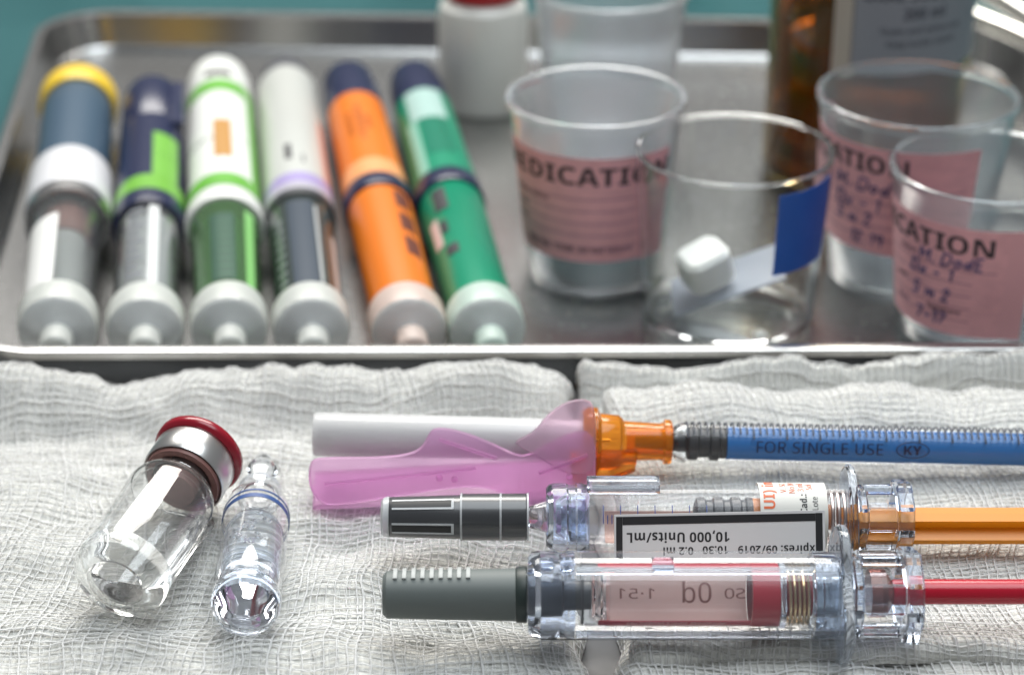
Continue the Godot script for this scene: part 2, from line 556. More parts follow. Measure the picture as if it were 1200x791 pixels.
# ---------------------------------------------------------------- setting
func build_setting() -> void:
	var steel := mat(lin(0.17, 0.17, 0.17), 0.8, 0.2)
	steel.roughness_texture = noise_tex(0.02, 512, 5, false, 4.0, 1, 0.75)
	steel.uv1_triplanar = true; steel.uv1_world_triplanar = true; steel.uv1_scale = Vector3(20, 20, 20)
	var t := MB.new().plate(PackedVector2Array([V(-600, 120), V(600, 120), V(600, -1400), V(-600, -1400)]), 20.0, 1.0, Transform3D(Basis(Vector3(1, 0, 0), Vector3(0, 0, 1), Vector3(0, 1, 0)), Vector3(0, -20, 0)))
	var o := obj("table", t, steel)
	o.set_meta("kind", "structure"); o.set_meta("label", "brushed grey steel table under gauze and tray")
	# teal drape under the tray, a cloth with low soft folds
	var sh := Sheet.new()
	sh.nz = nz; sh.top = 0.0; sh.s0 = -420; sh.s1 = 420; sh.d0 = 372; sh.d1 = 1150; sh.rd1 = 0.0; sh.ridge = 0.0; sh.lump = 0.0; sh.rd0 = 0.0
	var vs := PackedVector3Array(); var us := PackedVector2Array(); var ns := PackedVector3Array(); var ix := PackedInt32Array()
	var nx := 105; var nd := 98
	for j in nd + 1:
		for i in nx + 1:
			var x := -420.0 + i * 8.0; var d := 372.0 + j * 8.0
			var away := maxf(smoothstep(0.0, 30.0, absf(x) - 140.0), smoothstep(575.0, 600.0, d))
			vs.append(Vector3(x, 0.12 + away * (4.0 + 9.0 * nz.get_noise_2d(x * 0.02, d * 0.012) + 3.0 * nz.get_noise_2d(x * 0.05 + 9, d * 0.05)), -d).max(Vector3(-1e9, 0.12, -1e9)) * MM)
			us.append(Vector2(x, d) * 0.05)
	for j in nd + 1:
		for i in nx + 1:
			var a := vs[j * (nx + 1) + mini(i + 1, nx)] - vs[j * (nx + 1) + maxi(i - 1, 0)]
			var b := vs[mini(j + 1, nd) * (nx + 1) + i] - vs[maxi(j - 1, 0) * (nx + 1) + i]
			ns.append(a.cross(b).normalized())
	for j in nd:
		for i in nx:
			var a := j * (nx + 1) + i
			var c := a + nx + 1
			for q in [a, a + 1, c, a + 1, c + 1, c]: ix.append(q)
	var f := (vs[ix[1]] - vs[ix[0]]).cross(vs[ix[2]] - vs[ix[0]])
	if f.dot(ns[0]) > 0.0:
		for k in range(0, ix.size(), 3):
			var q := ix[k + 1]; ix[k + 1] = ix[k + 2]; ix[k + 2] = q
	var arr := []
	arr.resize(Mesh.ARRAY_MAX)
	arr[Mesh.ARRAY_VERTEX] = vs; arr[Mesh.ARRAY_NORMAL] = ns; arr[Mesh.ARRAY_TEX_UV] = us; arr[Mesh.ARRAY_INDEX] = ix
	var dm := ArrayMesh.new()
	dm.add_surface_from_arrays(Mesh.PRIMITIVE_TRIANGLES, arr)
	var teal := mat(lin(0.002, 0.075, 0.082), 0.8)
	teal.normal_enabled = true; teal.normal_texture = noise_tex(0.2, 256, 2, true, 3.0); teal.uv1_scale = Vector3(2, 2, 2)
	tag(obj("surgical_drape", dm, teal), "teal surgical cloth spread under and behind the steel tray", "cloth")

# ---------------------------------------------------------------- tray
func ring_path(corners: Array, radii: Array, u: float, y: float) -> PackedVector3Array:
	var out := PackedVector3Array()
	var k := corners.size()
	for i in k:
		var p: Vector2 = corners[i]
		var a: Vector2 = (p - corners[(i + k - 1) % k]).normalized()
		var b: Vector2 = (corners[(i + 1) % k] - p).normalized()
		var na := Vector2(a.y, -a.x); var nb := Vector2(b.y, -b.x) # outward for counter-clockwise in (x, -z)
		var R: float = radii[i]
		var bis := (na + nb).normalized()
		var c: Vector2 = p - bis * (R / bis.dot(na))
		for m in 13:
			var d := na.slerp(nb, m / 12.0)
			var q: Vector2 = c + d * (R + u)
			out.append(Vector3(q.x, y, -q.y))
	return out

func build_tray() -> void:
	var steel := mat(lin(0.46, 0.46, 0.455), 0.30, 1.0)
	steel.roughness_texture = noise_tex(0.03, 512, 5, false, 4.0, 1, 0.88)
	steel.uv1_triplanar = true; steel.uv1_world_triplanar = true; steel.uv1_scale = Vector3(24, 24, 24)
	steel.roughness = 0.28
	var cs := [V(-106.5, 355), V(127, 357), V(133, 548), V(-126, 558)]
	var rd := [20.0, 20.0, 22.0, 16.0]
	var prof := [V(-11, 1), V(-3.6, 1.1), V(-2.5, 1.6), V(-1.9, 2.6), V(-0.8, 9.8), V(-0.6, 10.6), V(-0.4, 10.9), V(0.0, 11), V(1.7, 10.96), V(2.1, 10.7), V(2.2, 9.4), V(1.9, 9.1), V(1.7, 9.2), V(1.6, 9.7), V(1.3, 10.1), V(0.9, 10.3), V(0.7, 10.3), V(0.5, 10.3), V(0.2, 10.3), V(-0.1, 9.9), V(-0.2, 8.9), V(-1.3, 2.2), V(-2.1, 1.0), V(-3.4, 0.4), V(-11, 0.3)]
	var cc := Vector3(0, 0, -455)
	var rings := []
	for q in prof: rings.append(ring_path(cs, rd, q.x, q.y))
	var rim := MB.new()
	var n: int = rings[0].size()
	for i in range(4, rings.size() - 1 - 4):
		for j in n:
			var m := (j + 1) % n
			rim.quad(rings[i][j] - cc, rings[i][m] - cc, rings[i + 1][m] - cc, rings[i + 1][j] - cc)
	var pan := MB.new()
	for i in range(0, 4):
		for j in n:
			var m := (j + 1) % n
			pan.quad(rings[i][j] - cc, rings[i][m] - cc, rings[i + 1][m] - cc, rings[i + 1][j] - cc)
	for i in range(rings.size() - 5, rings.size() - 1):
		for j in n:
			var m := (j + 1) % n
			pan.quad(rings[i][j] - cc, rings[i][m] - cc, rings[i + 1][m] - cc, rings[i + 1][j] - cc)
	for j in n:
		var m := (j + 1) % n
		pan.tri(Vector3(0, 1, 0), rings[0][m] - cc, rings[0][j] - cc)
		pan.tri(Vector3(0, 0.3, 0), rings[-1][j] - cc, rings[-1][m] - cc)
	# one piece: wall and rim share the bend, so their outsides are settled together
	var whole := MB.new()
	for src in [pan, rim]:
		for i in src.v.size():
			whole.v.append(src.v[i]); whole.n.append(Vector3.ZERO); whole.uv.append(Vector2.ZERO)
	whole.close()
	var t := tag(obj("steel_tray", whole, steel), "shallow stainless steel tray holding the pens and the cups", "tray")
	t.position = cc * MM

# ---------------------------------------------------------------- pens
func pen_basis(dir: Vector3) -> Basis:
	var x := dir.normalized()
	var z := x.cross(Vector3.UP).normalized()
	return Basis(x, z.cross(x).normalized(), z)

func pen_lay(dir: Vector3) -> Basis: # a little longer than drawn
	var b := pen_basis(dir)
	return Basis(b.x * 1.06, b.y, b.z)

# outer needle cap at the near end of a pen: milky skirt, clearer cone and tip
func needle_cap(t: Node3D, m: Material, r := 7.4) -> void:
	var w := 0.7
	var cap := obj("needle_cap", MB.new().lathe(0, [V(7.2, r - 0.9), V(7.2, r - 0.1), V(7.7, r), V(13.0, r + 0.2), V(13.8, r), V(14.0, r - 0.5), V(13.6, r - w), V(7.6, r - w - 0.2), V(7.2, r - 0.9)], 44), m, t)
	var cone := clear(Color(0.96, 0.97, 0.97), 0.36, 0.15, 0.035)
	obj("cone", MB.new().lathe(0, [V(7.15, r - 0.15), V(6.7, r - 0.3), V(5.6, r - 2.2), V(4.9, 3.7), V(4.4, 3.1), V(3.6, 2.95), V(3.6, 2.3), V(4.2, 2.5), V(5.0, 3.4), V(6.0, r - 2.8), V(6.6, r - 1.0), V(7.15, r - 0.9), V(7.15, r - 0.15)], 44), cone, cap)
	obj("tip", MB.new().lathe(0, [V(9.0, 0), V(9.0, 1.5), V(3.7, 2.1), V(4.3, 2.4), V(4.2, 3.2), V(-0.4, 3.0), V(-0.9, 2.5), V(-1.0, 0.0)], 32), m, cap)

func build_pens() -> void:
	var frost := clear(Color(0.93, 0.94, 0.92), 0.48, 0.35, 0.045)
	var hard := clear(Color(0.95, 0.96, 0.96), 0.04, 0.03, 0.045)
	var steel := mat(lin(0.6, 0.6, 0.6), 0.25, 1.0)
	var paper := mat(lin(0.72, 0.72, 0.70), 0.5)
	var navy := mat(lin(0.010, 0.016, 0.055), 0.3)
	var ink := mat(lin(0.03, 0.03, 0.035), 0.6)
	var g := "injection pens lying side by side in the steel tray"

	# 1: yellow button, slate barrel, white collar, clear cartridge
	var t := thing("insulin_pen", "injection pen with yellow end ring, slate barrel and white collar", "pen", Vector3(-86.3, 8.6, -359), pen_lay(Vector3(-0.145, 0.014, -0.989)), g)
	needle_cap(t, frost, 7.6)
	obj("cartridge_holder", MB.new().lathe(0, [V(12, 6.2), V(12, 6.8), V(40, 7.2), V(50, 7.3), V(56, 8.4), V(60, 8.6), V(60, 7.6), V(55, 7.2), V(50, 6.4), V(40, 6.3), V(12, 6.2)], 48), hard, t)
	obj("cartridge", MB.new().lathe(0, [V(13, 0), V(13, 4.6), V(38, 4.9), V(41, 4.9), V(41, 0)], 40), clear(Color(0.93, 0.94, 0.93), 0.5, 0.1), t)
	obj("stopper", MB.new().lathe(0, [V(42, 0), V(42, 5.0), V(52, 5.2), V(55, 4.6), V(55, 0)], 32), mat(lin(0.24, 0.10, 0.08), 0.5), t)
	obj("paper_label", MB.new().patch(0, 14, 45, -1.25, -0.1, 6.95, 7.25, 0.1), paper, t)
	obj("collar", MB.new().lathe(0, [V(58, 7.8), V(58, 9.0), V(59, 9.3), V(76, 9.0), V(77, 8.6), V(77, 7.0), V(58, 7.8)], 48), mat(lin(0.66, 0.66, 0.68), 0.35), t)
	obj("clip_ring", MB.new().lathe(0, [V(53.5, 7.6), V(53.5, 8.8), V(57.9, 8.9), V(57.9, 7.6)], 48), steel, t)
	obj("barrel", MB.new().lathe(0, [V(77, 0), V(77, 8.2), V(104, 8.4), V(112, 8.3), V(118, 8.2), V(119, 7.6), V(119, 0)], 48), mat(lin(0.045, 0.085, 0.13), 0.35), t)
	obj("end_ring", MB.new().lathe(0, [V(117, 7.0), V(117, 8.9), V(118, 9.3), V(124.5, 9.3), V(126.5, 8.6), V(127.4, 7.0), V(127.4, 6.3), V(126, 5.8), V(119.2, 5.6), V(119.2, 0)], 48), mat(lin(0.75, 0.50, 0.03), 0.4), t)

	# 2: navy with green flash
	t = thing("insulin_pen", "navy injection pen with bright green flash and clear scaled cartridge", "pen", Vector3(-69.5, 8.4, -359), pen_lay(Vector3(-0.136, 0.013, -0.991)), g)
	needle_cap(t, frost)
	obj("cartridge_holder", MB.new().lathe(0, [V(12, 5.8), V(12, 6.4), V(52, 6.7), V(54, 6.7), V(54, 6.0), V(12, 5.8)], 48), hard, t)
	obj("cartridge", MB.new().lathe(0, [V(13, 0), V(13, 4.9), V(50, 5.1), V(50, 0)], 40), clear(Color(0.92, 0.93, 0.93), 0.8, 0.2), t)
	var sc := MB.new()
	for i in 9:
		sc.patch(0, 18 + i * 3.7, 19.5 + i * 3.7, -0.55, -0.05 if i % 2 == 0 else -0.2, 6.72, 6.72, 0.06, 6, 1)
	obj("scale_mark", sc, mat(lin(0.16, 0.17, 0.19), 0.6), t)
	obj("plunger_strip", MB.new().patch(0, 15, 50, 0.1, 0.42, 6.5, 6.8, 0.06), mat(lin(0.62, 0.64, 0.64), 0.4), t)
	obj("end_collar", MB.new().lathe(0, [V(51, 6.0), V(51, 7.5), V(52, 7.7), V(57, 7.7), V(57, 6.0)], 48), navy, t)
	obj("green_band", MB.new().lathe(0, [V(57.02, 6.0), V(57.02, 7.6), V(64.5, 7.5), V(64.5, 6.0)], 48), mat(lin(0.15, 0.40, 0.04), 0.35), t)
	obj("barrel", MB.new().lathe(0, [V(64.52, 0), V(64.52, 7.35), V(100, 7.3), V(100.3, 7.0), V(101, 7.0), V(101.4, 7.3), V(119, 7.2), V(124, 6.9), V(126.5, 5.8), V(127.5, 3.0), V(127.6, 0)], 48), navy, t)
	obj("green_flash", MB.new().patch(0, 64.6, 88, 0.15, 1.0, 7.42, 7.40, 0.06), mat(lin(0.16, 0.42, 0.05), 0.35), t)
	obj("pocket_clip", MB.new().box(Vector3(96, 4.6, 4.5), Vector3(121, 6.0, 7.9), 0.5), navy, t)
	var w := MB.new()
	text(w, "|||||", 2.0, 0, 76, 0.8, 7.5, 0, PI / 2, sans)
	obj("lettering", w, mat(lin(0.08, 0.25, 0.03), 0.5), t)

	# 3: white and green
	var lime := mat(lin(0.13, 0.40, 0.045), 0.35)
	var white := mat(lin(0.70, 0.71, 0.68), 0.35)
	t = thing("insulin_pen", "white injection pen with green bands and amber rectangle on its label", "pen", Vector3(-53.3, 8.6, -359), pen_lay(Vector3(-0.136, 0.013, -0.991)), g)
	needle_cap(t, frost)
	obj("cartridge_holder", MB.new().lathe(0, [V(12, 5.8), V(12, 6.6), V(40, 6.9), V(50, 7.6), V(53, 7.8), V(53, 6.8), V(48, 6.6), V(40, 6.2), V(12, 5.8)], 48), clear(Color(0.66, 0.86, 0.62), 0.10, 0.05), t)
	obj("dose_window", MB.new().lathe(0, [V(13, 0), V(13, 5.0), V(47, 5.3), V(47, 0)], 40), mat(lin(0.05, 0.15, 0.09), 0.3), t)
	obj("scale_window", MB.new().patch(0, 16, 45, -0.42, 0.30, 6.66, 7.25, 0.06, 16, 8), mat(lin(0.030, 0.085, 0.055), 0.3), t)
	sc = MB.new()
	for i in 8: sc.patch(0, 18 + i * 3.2, 18.4 + i * 3.2, -0.2, 0.2, 6.8 + i * 0.065, 6.8 + i * 0.065, 0.05, 6, 1)
	obj("scale_mark", sc, mat(lin(0.10, 0.22, 0.14), 0.5), t)
	obj("light_strip", MB.new().patch(0, 14, 48, 0.62, 0.95, 6.66, 7.4, 0.06, 8, 8), mat(lin(0.22, 0.52, 0.16), 0.4), t)
	obj("front_collar", MB.new().lathe(0, [V(50.5, 7.0), V(50.5, 8.3), V(52, 8.6), V(57, 8.2), V(58, 7.6), V(58, 7.0)], 48), white, t)
	obj("green_band", MB.new().lathe(0, [V(58.02, 7.0), V(58.02, 8.0), V(64, 7.95), V(64, 7.0)], 48), lime, t)
	obj("barrel", MB.new().lathe(0, [V(64.02, 0), V(64.02, 7.85), V(112, 7.7), V(112, 0)], 48), white, t)
	obj("green_band", MB.new().lathe(0, [V(112.02, 7.0), V(112.02, 7.85), V(119, 7.8), V(119, 7.0)], 48), lime, t)
	obj("dose_button", MB.new().lathe(0, [V(119.02, 0), V(119.02, 7.7), V(133, 7.6), V(136.5, 7.0), V(138.6, 5.4), V(139.4, 3.0), V(139.5, 0)], 48), white, t)
	obj("slot", MB.new().patch(0, 121.5, 125.5, -0.42, 0.42, 7.62, 7.6, 0.08), mat(lin(0.05, 0.05, 0.045), 0.6), t)
	obj("amber_rectangle", MB.new().patch(0, 73, 94, -0.2, 0.32, 7.84, 7.80, 0.06), mat(lin(0.42, 0.20, 0.03), 0.5), t)
	obj("side_stripe", MB.new().patch(0, 64.1, 111.9, 0.95, 1.6, 7.83, 7.70, 0.06), lime, t)
	w = MB.new()
	for k in 3:
		text(w, ["SOLUTION", "100 U/ml", "3 ml"][k], 1.1, 0, 84, [-0.62, -0.85, 0.62][k], 7.86, 0, PI / 2, sans)
	obj("lettering", w, mat(lin(0.2, 0.22, 0.2), 0.5), t)

	# 4: pale grey with lilac band
	t = thing("insulin_pen", "pale grey injection pen with lilac band and dark window", "pen", Vector3(-37.5, 8.4, -359), pen_lay(Vector3(-0.130, 0.013, -0.991)), g)
	needle_cap(t, frost)
	var pale := mat(lin(0.50, 0.51, 0.48), 0.35)
	obj("cartridge_holder", MB.new().lathe(0, [V(12, 5.8), V(12, 6.5), V(54, 7.1), V(56, 7.2), V(56, 6.2), V(12, 5.8)], 48), clear(Color(0.62, 0.68, 0.66), 0.10, 0.06), t)
	obj("dose_window", MB.new().lathe(0, [V(13, 0), V(13, 5.2), V(53, 5.5), V(53, 0)], 40), mat(lin(0.07, 0.085, 0.095), 0.3), t)
	sc = MB.new()
	for i in 10: sc.patch(0, 17 + i * 3.5, 17.5 + i * 3.5, -0.3, 0.3, 5.6, 5.6, 0.06, 6, 1)
	obj("scale_mark", sc, mat(lin(0.14, 0.16, 0.18), 0.6), t)
	obj("cartridge_window", MB.new().patch(0, 14, 52, -0.42, 0.36, 6.56, 7.1, 0.06, 12, 4), mat(lin(0.045, 0.062, 0.085), 0.3), t)
	obj("pale_edge", MB.new().patch(0, 14, 50, 0.40, 0.50, 6.56, 7.08, 0.06, 4, 4), mat(lin(0.4, 0.42, 0.42), 0.4), t)
	obj("pale_edge", MB.new().patch(0, 14, 40, 0.95, 1.2, 6.56, 6.9, 0.06, 4, 4), mat(lin(0.5, 0.40, 0.36), 0.4), t)
	w = MB.new()
	for i in 8: w.patch(0, 18 + i * 3.8, 18.7 + i * 3.8, -0.95, -0.62, 6.62 + i * 0.052, 6.63 + i * 0.052, 0.05, 6, 1)
	obj("print", w, mat(lin(0.30, 0.34, 0.33), 0.5), t)
	obj("edge_ring", MB.new().lathe(0, [V(54.5, 6.2), V(54.5, 7.6), V(57, 7.7), V(57, 6.2)], 48), mat(lin(0.04, 0.045, 0.05), 0.4), t)
	obj("grey_collar", MB.new().lathe(0, [V(57.02, 6.2), V(57.02, 7.6), V(60.5, 7.6), V(60.5, 6.2)], 48), mat(lin(0.42, 0.40, 0.46), 0.35), t)
	obj("lilac_band", MB.new().lathe(0, [V(60.52, 6.2), V(60.52, 7.55), V(65.5, 7.55), V(65.5, 6.2)], 48), mat(lin(0.34, 0.28, 0.52), 0.35), t)
	obj("barrel", MB.new().lathe(0, [V(65.52, 0), V(65.52, 7.5), V(105, 7.35), V(105.3, 7.2), V(130, 7.1), V(131.5, 6.6), V(131.5, 0)], 48), pale, t)
	obj("end_button", MB.new().lathe(0, [V(131.52, 0), V(131.52, 6.4), V(137, 6.2), V(139, 5.2), V(139.6, 3), V(139.6, 0)], 48), mat(lin(0.07, 0.07, 0.085), 0.4), t)
	obj("pink_stripe", MB.new().patch(0, 66, 100, 0.9, 1.6, 7.5, 7.38, 0.06), mat(lin(0.55, 0.30, 0.25), 0.4), t)
	obj("print_block", MB.new().patch(0, 73, 81, -0.3, -0.1, 7.5, 7.46, 0.06), ink, t)
	obj("print_block", MB.new().patch(0, 71, 75, 0.18, 0.28, 7.5, 7.48, 0.06), mat(lin(0.2, 0.2, 0.2), 0.5), t)

	# 5: orange
	var orange := mat(lin(0.70, 0.17, 0.008), 0.32)
	t = thing("insulin_pen", "orange injection pen with navy end and navy ring", "pen", Vector3(-18.6, 8.4, -359), pen_lay(Vector3(-0.153, 0.013, -0.988)), g)
	needle_cap(t, clear(Color(0.95, 0.88, 0.84), 0.5, 0.35, 0.045))
	obj("cartridge_holder", MB.new().lathe(0, [V(12, 0), V(12, 6.5), V(60, 7.0), V(60.5, 6.6), V(60.5, 0)], 48), orange, t)
	obj("ring", MB.new().lathe(0, [V(60.52, 0), V(60.52, 7.5), V(61.4, 7.7), V(65.8, 7.6), V(66.4, 7.2), V(66.4, 0)], 48), navy, t)
	obj("pale_band", MB.new().lathe(0, [V(66.42, 0), V(66.42, 7.25), V(74.5, 7.2), V(74.5, 0)], 48), mat(lin(0.80, 0.34, 0.13), 0.35), t)
	obj("barrel", MB.new().lathe(0, [V(74.52, 0), V(74.52, 7.15), V(114, 6.9), V(114, 0)], 48), orange, t)
	obj("end_cap", MB.new().lathe(0, [V(114.02, 0), V(114.02, 6.85), V(121, 6.7), V(129, 6.7), V(130, 6.4), V(136, 6.2), V(138, 5.2), V(138.6, 3), V(138.6, 0)], 48), navy, t)
	for i in 3:
		obj("print_block", MB.new().patch(0, 28.5 + i * 11, 36.5 + i * 11, 0.38, 0.92, 6.66 + i * 0.115, 6.75 + i * 0.115, 0.06), mat(lin(0.12, 0.025, 0.012), 0.5), t)
	w = MB.new()
	for k in 3: text(w, ["100 UNITS PER ML", "SOLUTION FOR INJECTION", "USE ONLY"][k], 1.2, 0, 95, [-0.45, -0.1, 0.15][k], 7.1, 0, PI / 2 * 0.0, sans)
	obj("lettering", w, mat(lin(0.38, 0.10, 0.01), 0.5), t)

	# 6: green
	var green := mat(lin(0.004, 0.24, 0.13), 0.28)
	t = thing("insulin_pen", "green injection pen with navy end and silver panel", "pen", Vector3(-3.6, 8.4, -359), pen_lay(Vector3(-0.143, 0.013, -0.990)), g)
	needle_cap(t, clear(Color(0.88, 0.95, 0.91), 0.5, 0.35, 0.045))
	obj("cartridge_holder", MB.new().lathe(0, [V(12, 0), V(12, 6.5), V(62, 7.0), V(62.6, 6.6), V(62.6, 0)], 48), green, t)
	obj("ring", MB.new().lathe(0, [V(62.62, 0), V(62.62, 7.5), V(63.4, 7.7), V(68.6, 7.6), V(69.2, 7.2), V(69.2, 0)], 48), navy, t)
	obj("barrel", MB.new().lathe(0, [V(69.22, 0), V(69.22, 7.2), V(116, 6.9), V(116, 0)], 48), green, t)
	obj("silver_panel", MB.new().patch(0, 98, 115.5, -0.75, 0.55, 7.03, 6.92, 0.06), mat(lin(0.34, 0.50, 0.46), 0.35), t)
	obj("pale_side", MB.new().patch(0, 70, 98, -0.95, -0.55, 7.2, 7.03, 0.06), mat(lin(0.22, 0.48, 0.38), 0.35), t)
	obj("dark_panel", MB.new().patch(0, 78, 97.5, -0.45, 0.5, 7.17, 7.04, 0.06), mat(lin(0.002, 0.17, 0.10), 0.28), t)
	obj("end_cap", MB.new().lathe(0, [V(116.02, 0), V(116.02, 6.85), V(122, 6.7), V(130, 6.7), V(131, 6.4), V(136, 6.2), V(138, 5.2), V(138.6, 3), V(138.6, 0)], 48), navy, t)
	for i in 3:
		obj("print_block", MB.new().patch(0, 30 + i * 10, [34.0, 45.0, 60.0][i], -0.75, [-0.35, -0.5, -0.3][i], 6.72 + i * 0.1, 6.8 + i * 0.1, 0.06), ink, t)
	obj("pale_patch", MB.new().patch(0, 36, 48, -1.15, -0.8, 6.76, 6.88, 0.06), mat(lin(0.6, 0.45, 0.42), 0.5), t)

# ---------------------------------------------------------------- cups
func cup(called: String, label: String, at: Vector3, h: float, r0: float, r1: float, m: Material, group := "", rim := 0.9, turn := 0.0) -> Node3D:
	var t := thing(called, label, "cup", at, Basis(Vector3.UP, turn), group)
	var w := 0.7
	var s := (r1 - r0) / h
	var pr := [V(0, 0), V(0.5, r0 - 1.4), V(0, r0 - 1.0), V(0, r0 - 0.3), V(0.4, r0), V(h * 0.5, r0 + s * h * 0.5), V(h - 2.2, r1 - 0.1), V(h - 1.6, r1 + rim * 0.7), V(h - 0.8, r1 + rim), V(h - 0.2, r1 + rim * 0.8), V(h, r1 + rim * 0.2), V(h - 0.2, r1 - w * 0.7), V(h - 2.4, r1 - w - 0.1), V(h * 0.5, r0 + s * h * 0.5 - w), V(2.2, r0 - w - 0.1), V(1.5, r0 - w - 0.7), V(1.3, r0 - w - 1.6), V(1.3, 0)]
	obj("body", MB.new().lathe(1, pr, 72), m, t)
	return t

# pen strokes on a turned surface: pts in millimetres on the unrolled label
const GLYPHS := {
	"M": [[0, 0, 0, 1, 0.4, 0.3, 0.8, 1, 0.8, 0]], ".": [[0.1, 0, 0.2, 0.08]], "D": [[0, 0, 0, 1, 0.5, 0.9, 0.7, 0.5, 0.5, 0.1, 0, 0]],
	"o": [[0.3, 0, 0.05, 0.2, 0.1, 0.5, 0.4, 0.55, 0.5, 0.25, 0.3, 0]], "d": [[0.5, 0.45, 0.2, 0.5, 0.05, 0.2, 0.25, 0, 0.5, 0.25, 0.55, 1, 0.5, 0.05, 0.6, 0]],
	"E": [[0.5, 1, 0.05, 1, 0.05, 0, 0.55, 0], [0.05, 0.5, 0.4, 0.5]], "x": [[0, 0, 0.5, 0.55], [0, 0.55, 0.5, 0]], "-": [[0.05, 0.4, 0.5, 0.4]], "1": [[0.1, 0.8, 0.3, 1, 0.3, 0]],
	"m": [[0, 0, 0, 0.55, 0.05, 0.4, 0.25, 0.55, 0.35, 0, 0.35, 0.4, 0.55, 0.55, 0.65, 0]], "g": [[0.5, 0.5, 0.15, 0.5, 0.1, 0.1, 0.45, 0.1, 0.5, 0.5, 0.45, -0.4, 0.1, -0.4]],
	"5": [[0.6, 1, 0.1, 1, 0.08, 0.55, 0.45, 0.55, 0.5, 0.2, 0.25, 0, 0, 0.1]], "2": [[0.05, 0.8, 0.3, 1, 0.5, 0.75, 0.05, 0, 0.6, 0]], "7": [[0, 1, 0.55, 1, 0.2, 0]],
	"9": [[0.5, 0.8, 0.25, 1, 0.05, 0.75, 0.3, 0.5, 0.5, 0.8, 0.45, 0]], "i": [[0.1, 0.5, 0.1, 0], [0.1, 0.75, 0.12, 0.8]], "l": [[0.1, 1, 0.1, 0.05, 0.25, 0]], "y": [[0, 0.5, 0.2, 0.1], [0.5, 0.5, 0.1, -0.4]],
}

func handwriting(mb: MB, s: String, size: float, a: float, th: float, r0: float, slope: float, sd: int, r := 0.17) -> void:
	rng.seed = sd
	var x := 0.0
	for ch in s:
		if ch == " ":
			x += size * 0.5
			continue
		var wide := 0.0
		for st in GLYPHS[ch]:
			var raw := []
			for i in range(0, st.size(), 2):
				wide = maxf(wide, st[i])
				raw.append(Vector2(x + (st[i] + 0.22 * st[i + 1]) * size + rng.randf_range(-0.04, 0.04) * size, st[i + 1] * size + rng.randf_range(-0.05, 0.05) * size))
			var pts := PackedVector3Array()
			for i in raw.size() - 1:
				for k in 4:
					var q: Vector2 = raw[i].lerp(raw[i + 1], k / 4.0)
					pts.append(MB.on(1, a + q.y, r0 + slope * q.y, th + q.x / r0))
			var e: Vector2 = raw[-1]
			pts.append(MB.on(1, a + e.y, r0 + slope * e.y, th + e.x / r0))
			mb.tube(pts, r, 5)
		x += (wide + 0.22) * size

func label_material(seed_: int) -> StandardMaterial3D:
	var m := StandardMaterial3D.new()
	m.roughness = 0.6
	var nn := FastNoiseLite.new(); nn.seed = seed_; nn.frequency = 0.03
	m.albedo_texture = img_tex(256, 256, func(im: Image):
		for y in 256:
			for x in 256:
				var k := 1.0 + 0.05 * nn.get_noise_2d(x, y) + 0.04 * nn.get_noise_2d(x * 9.0, y * 9.0)
				im.set_pixel(x, y, Color(0.87 * k, 0.645 * k, 0.665 * k))
		for q in 5:
			im.fill_rect(Rect2i(70 if q < 1 else 40, 98 + q * 30, 176, 2), Color(0.52, 0.36, 0.40)))
	return m

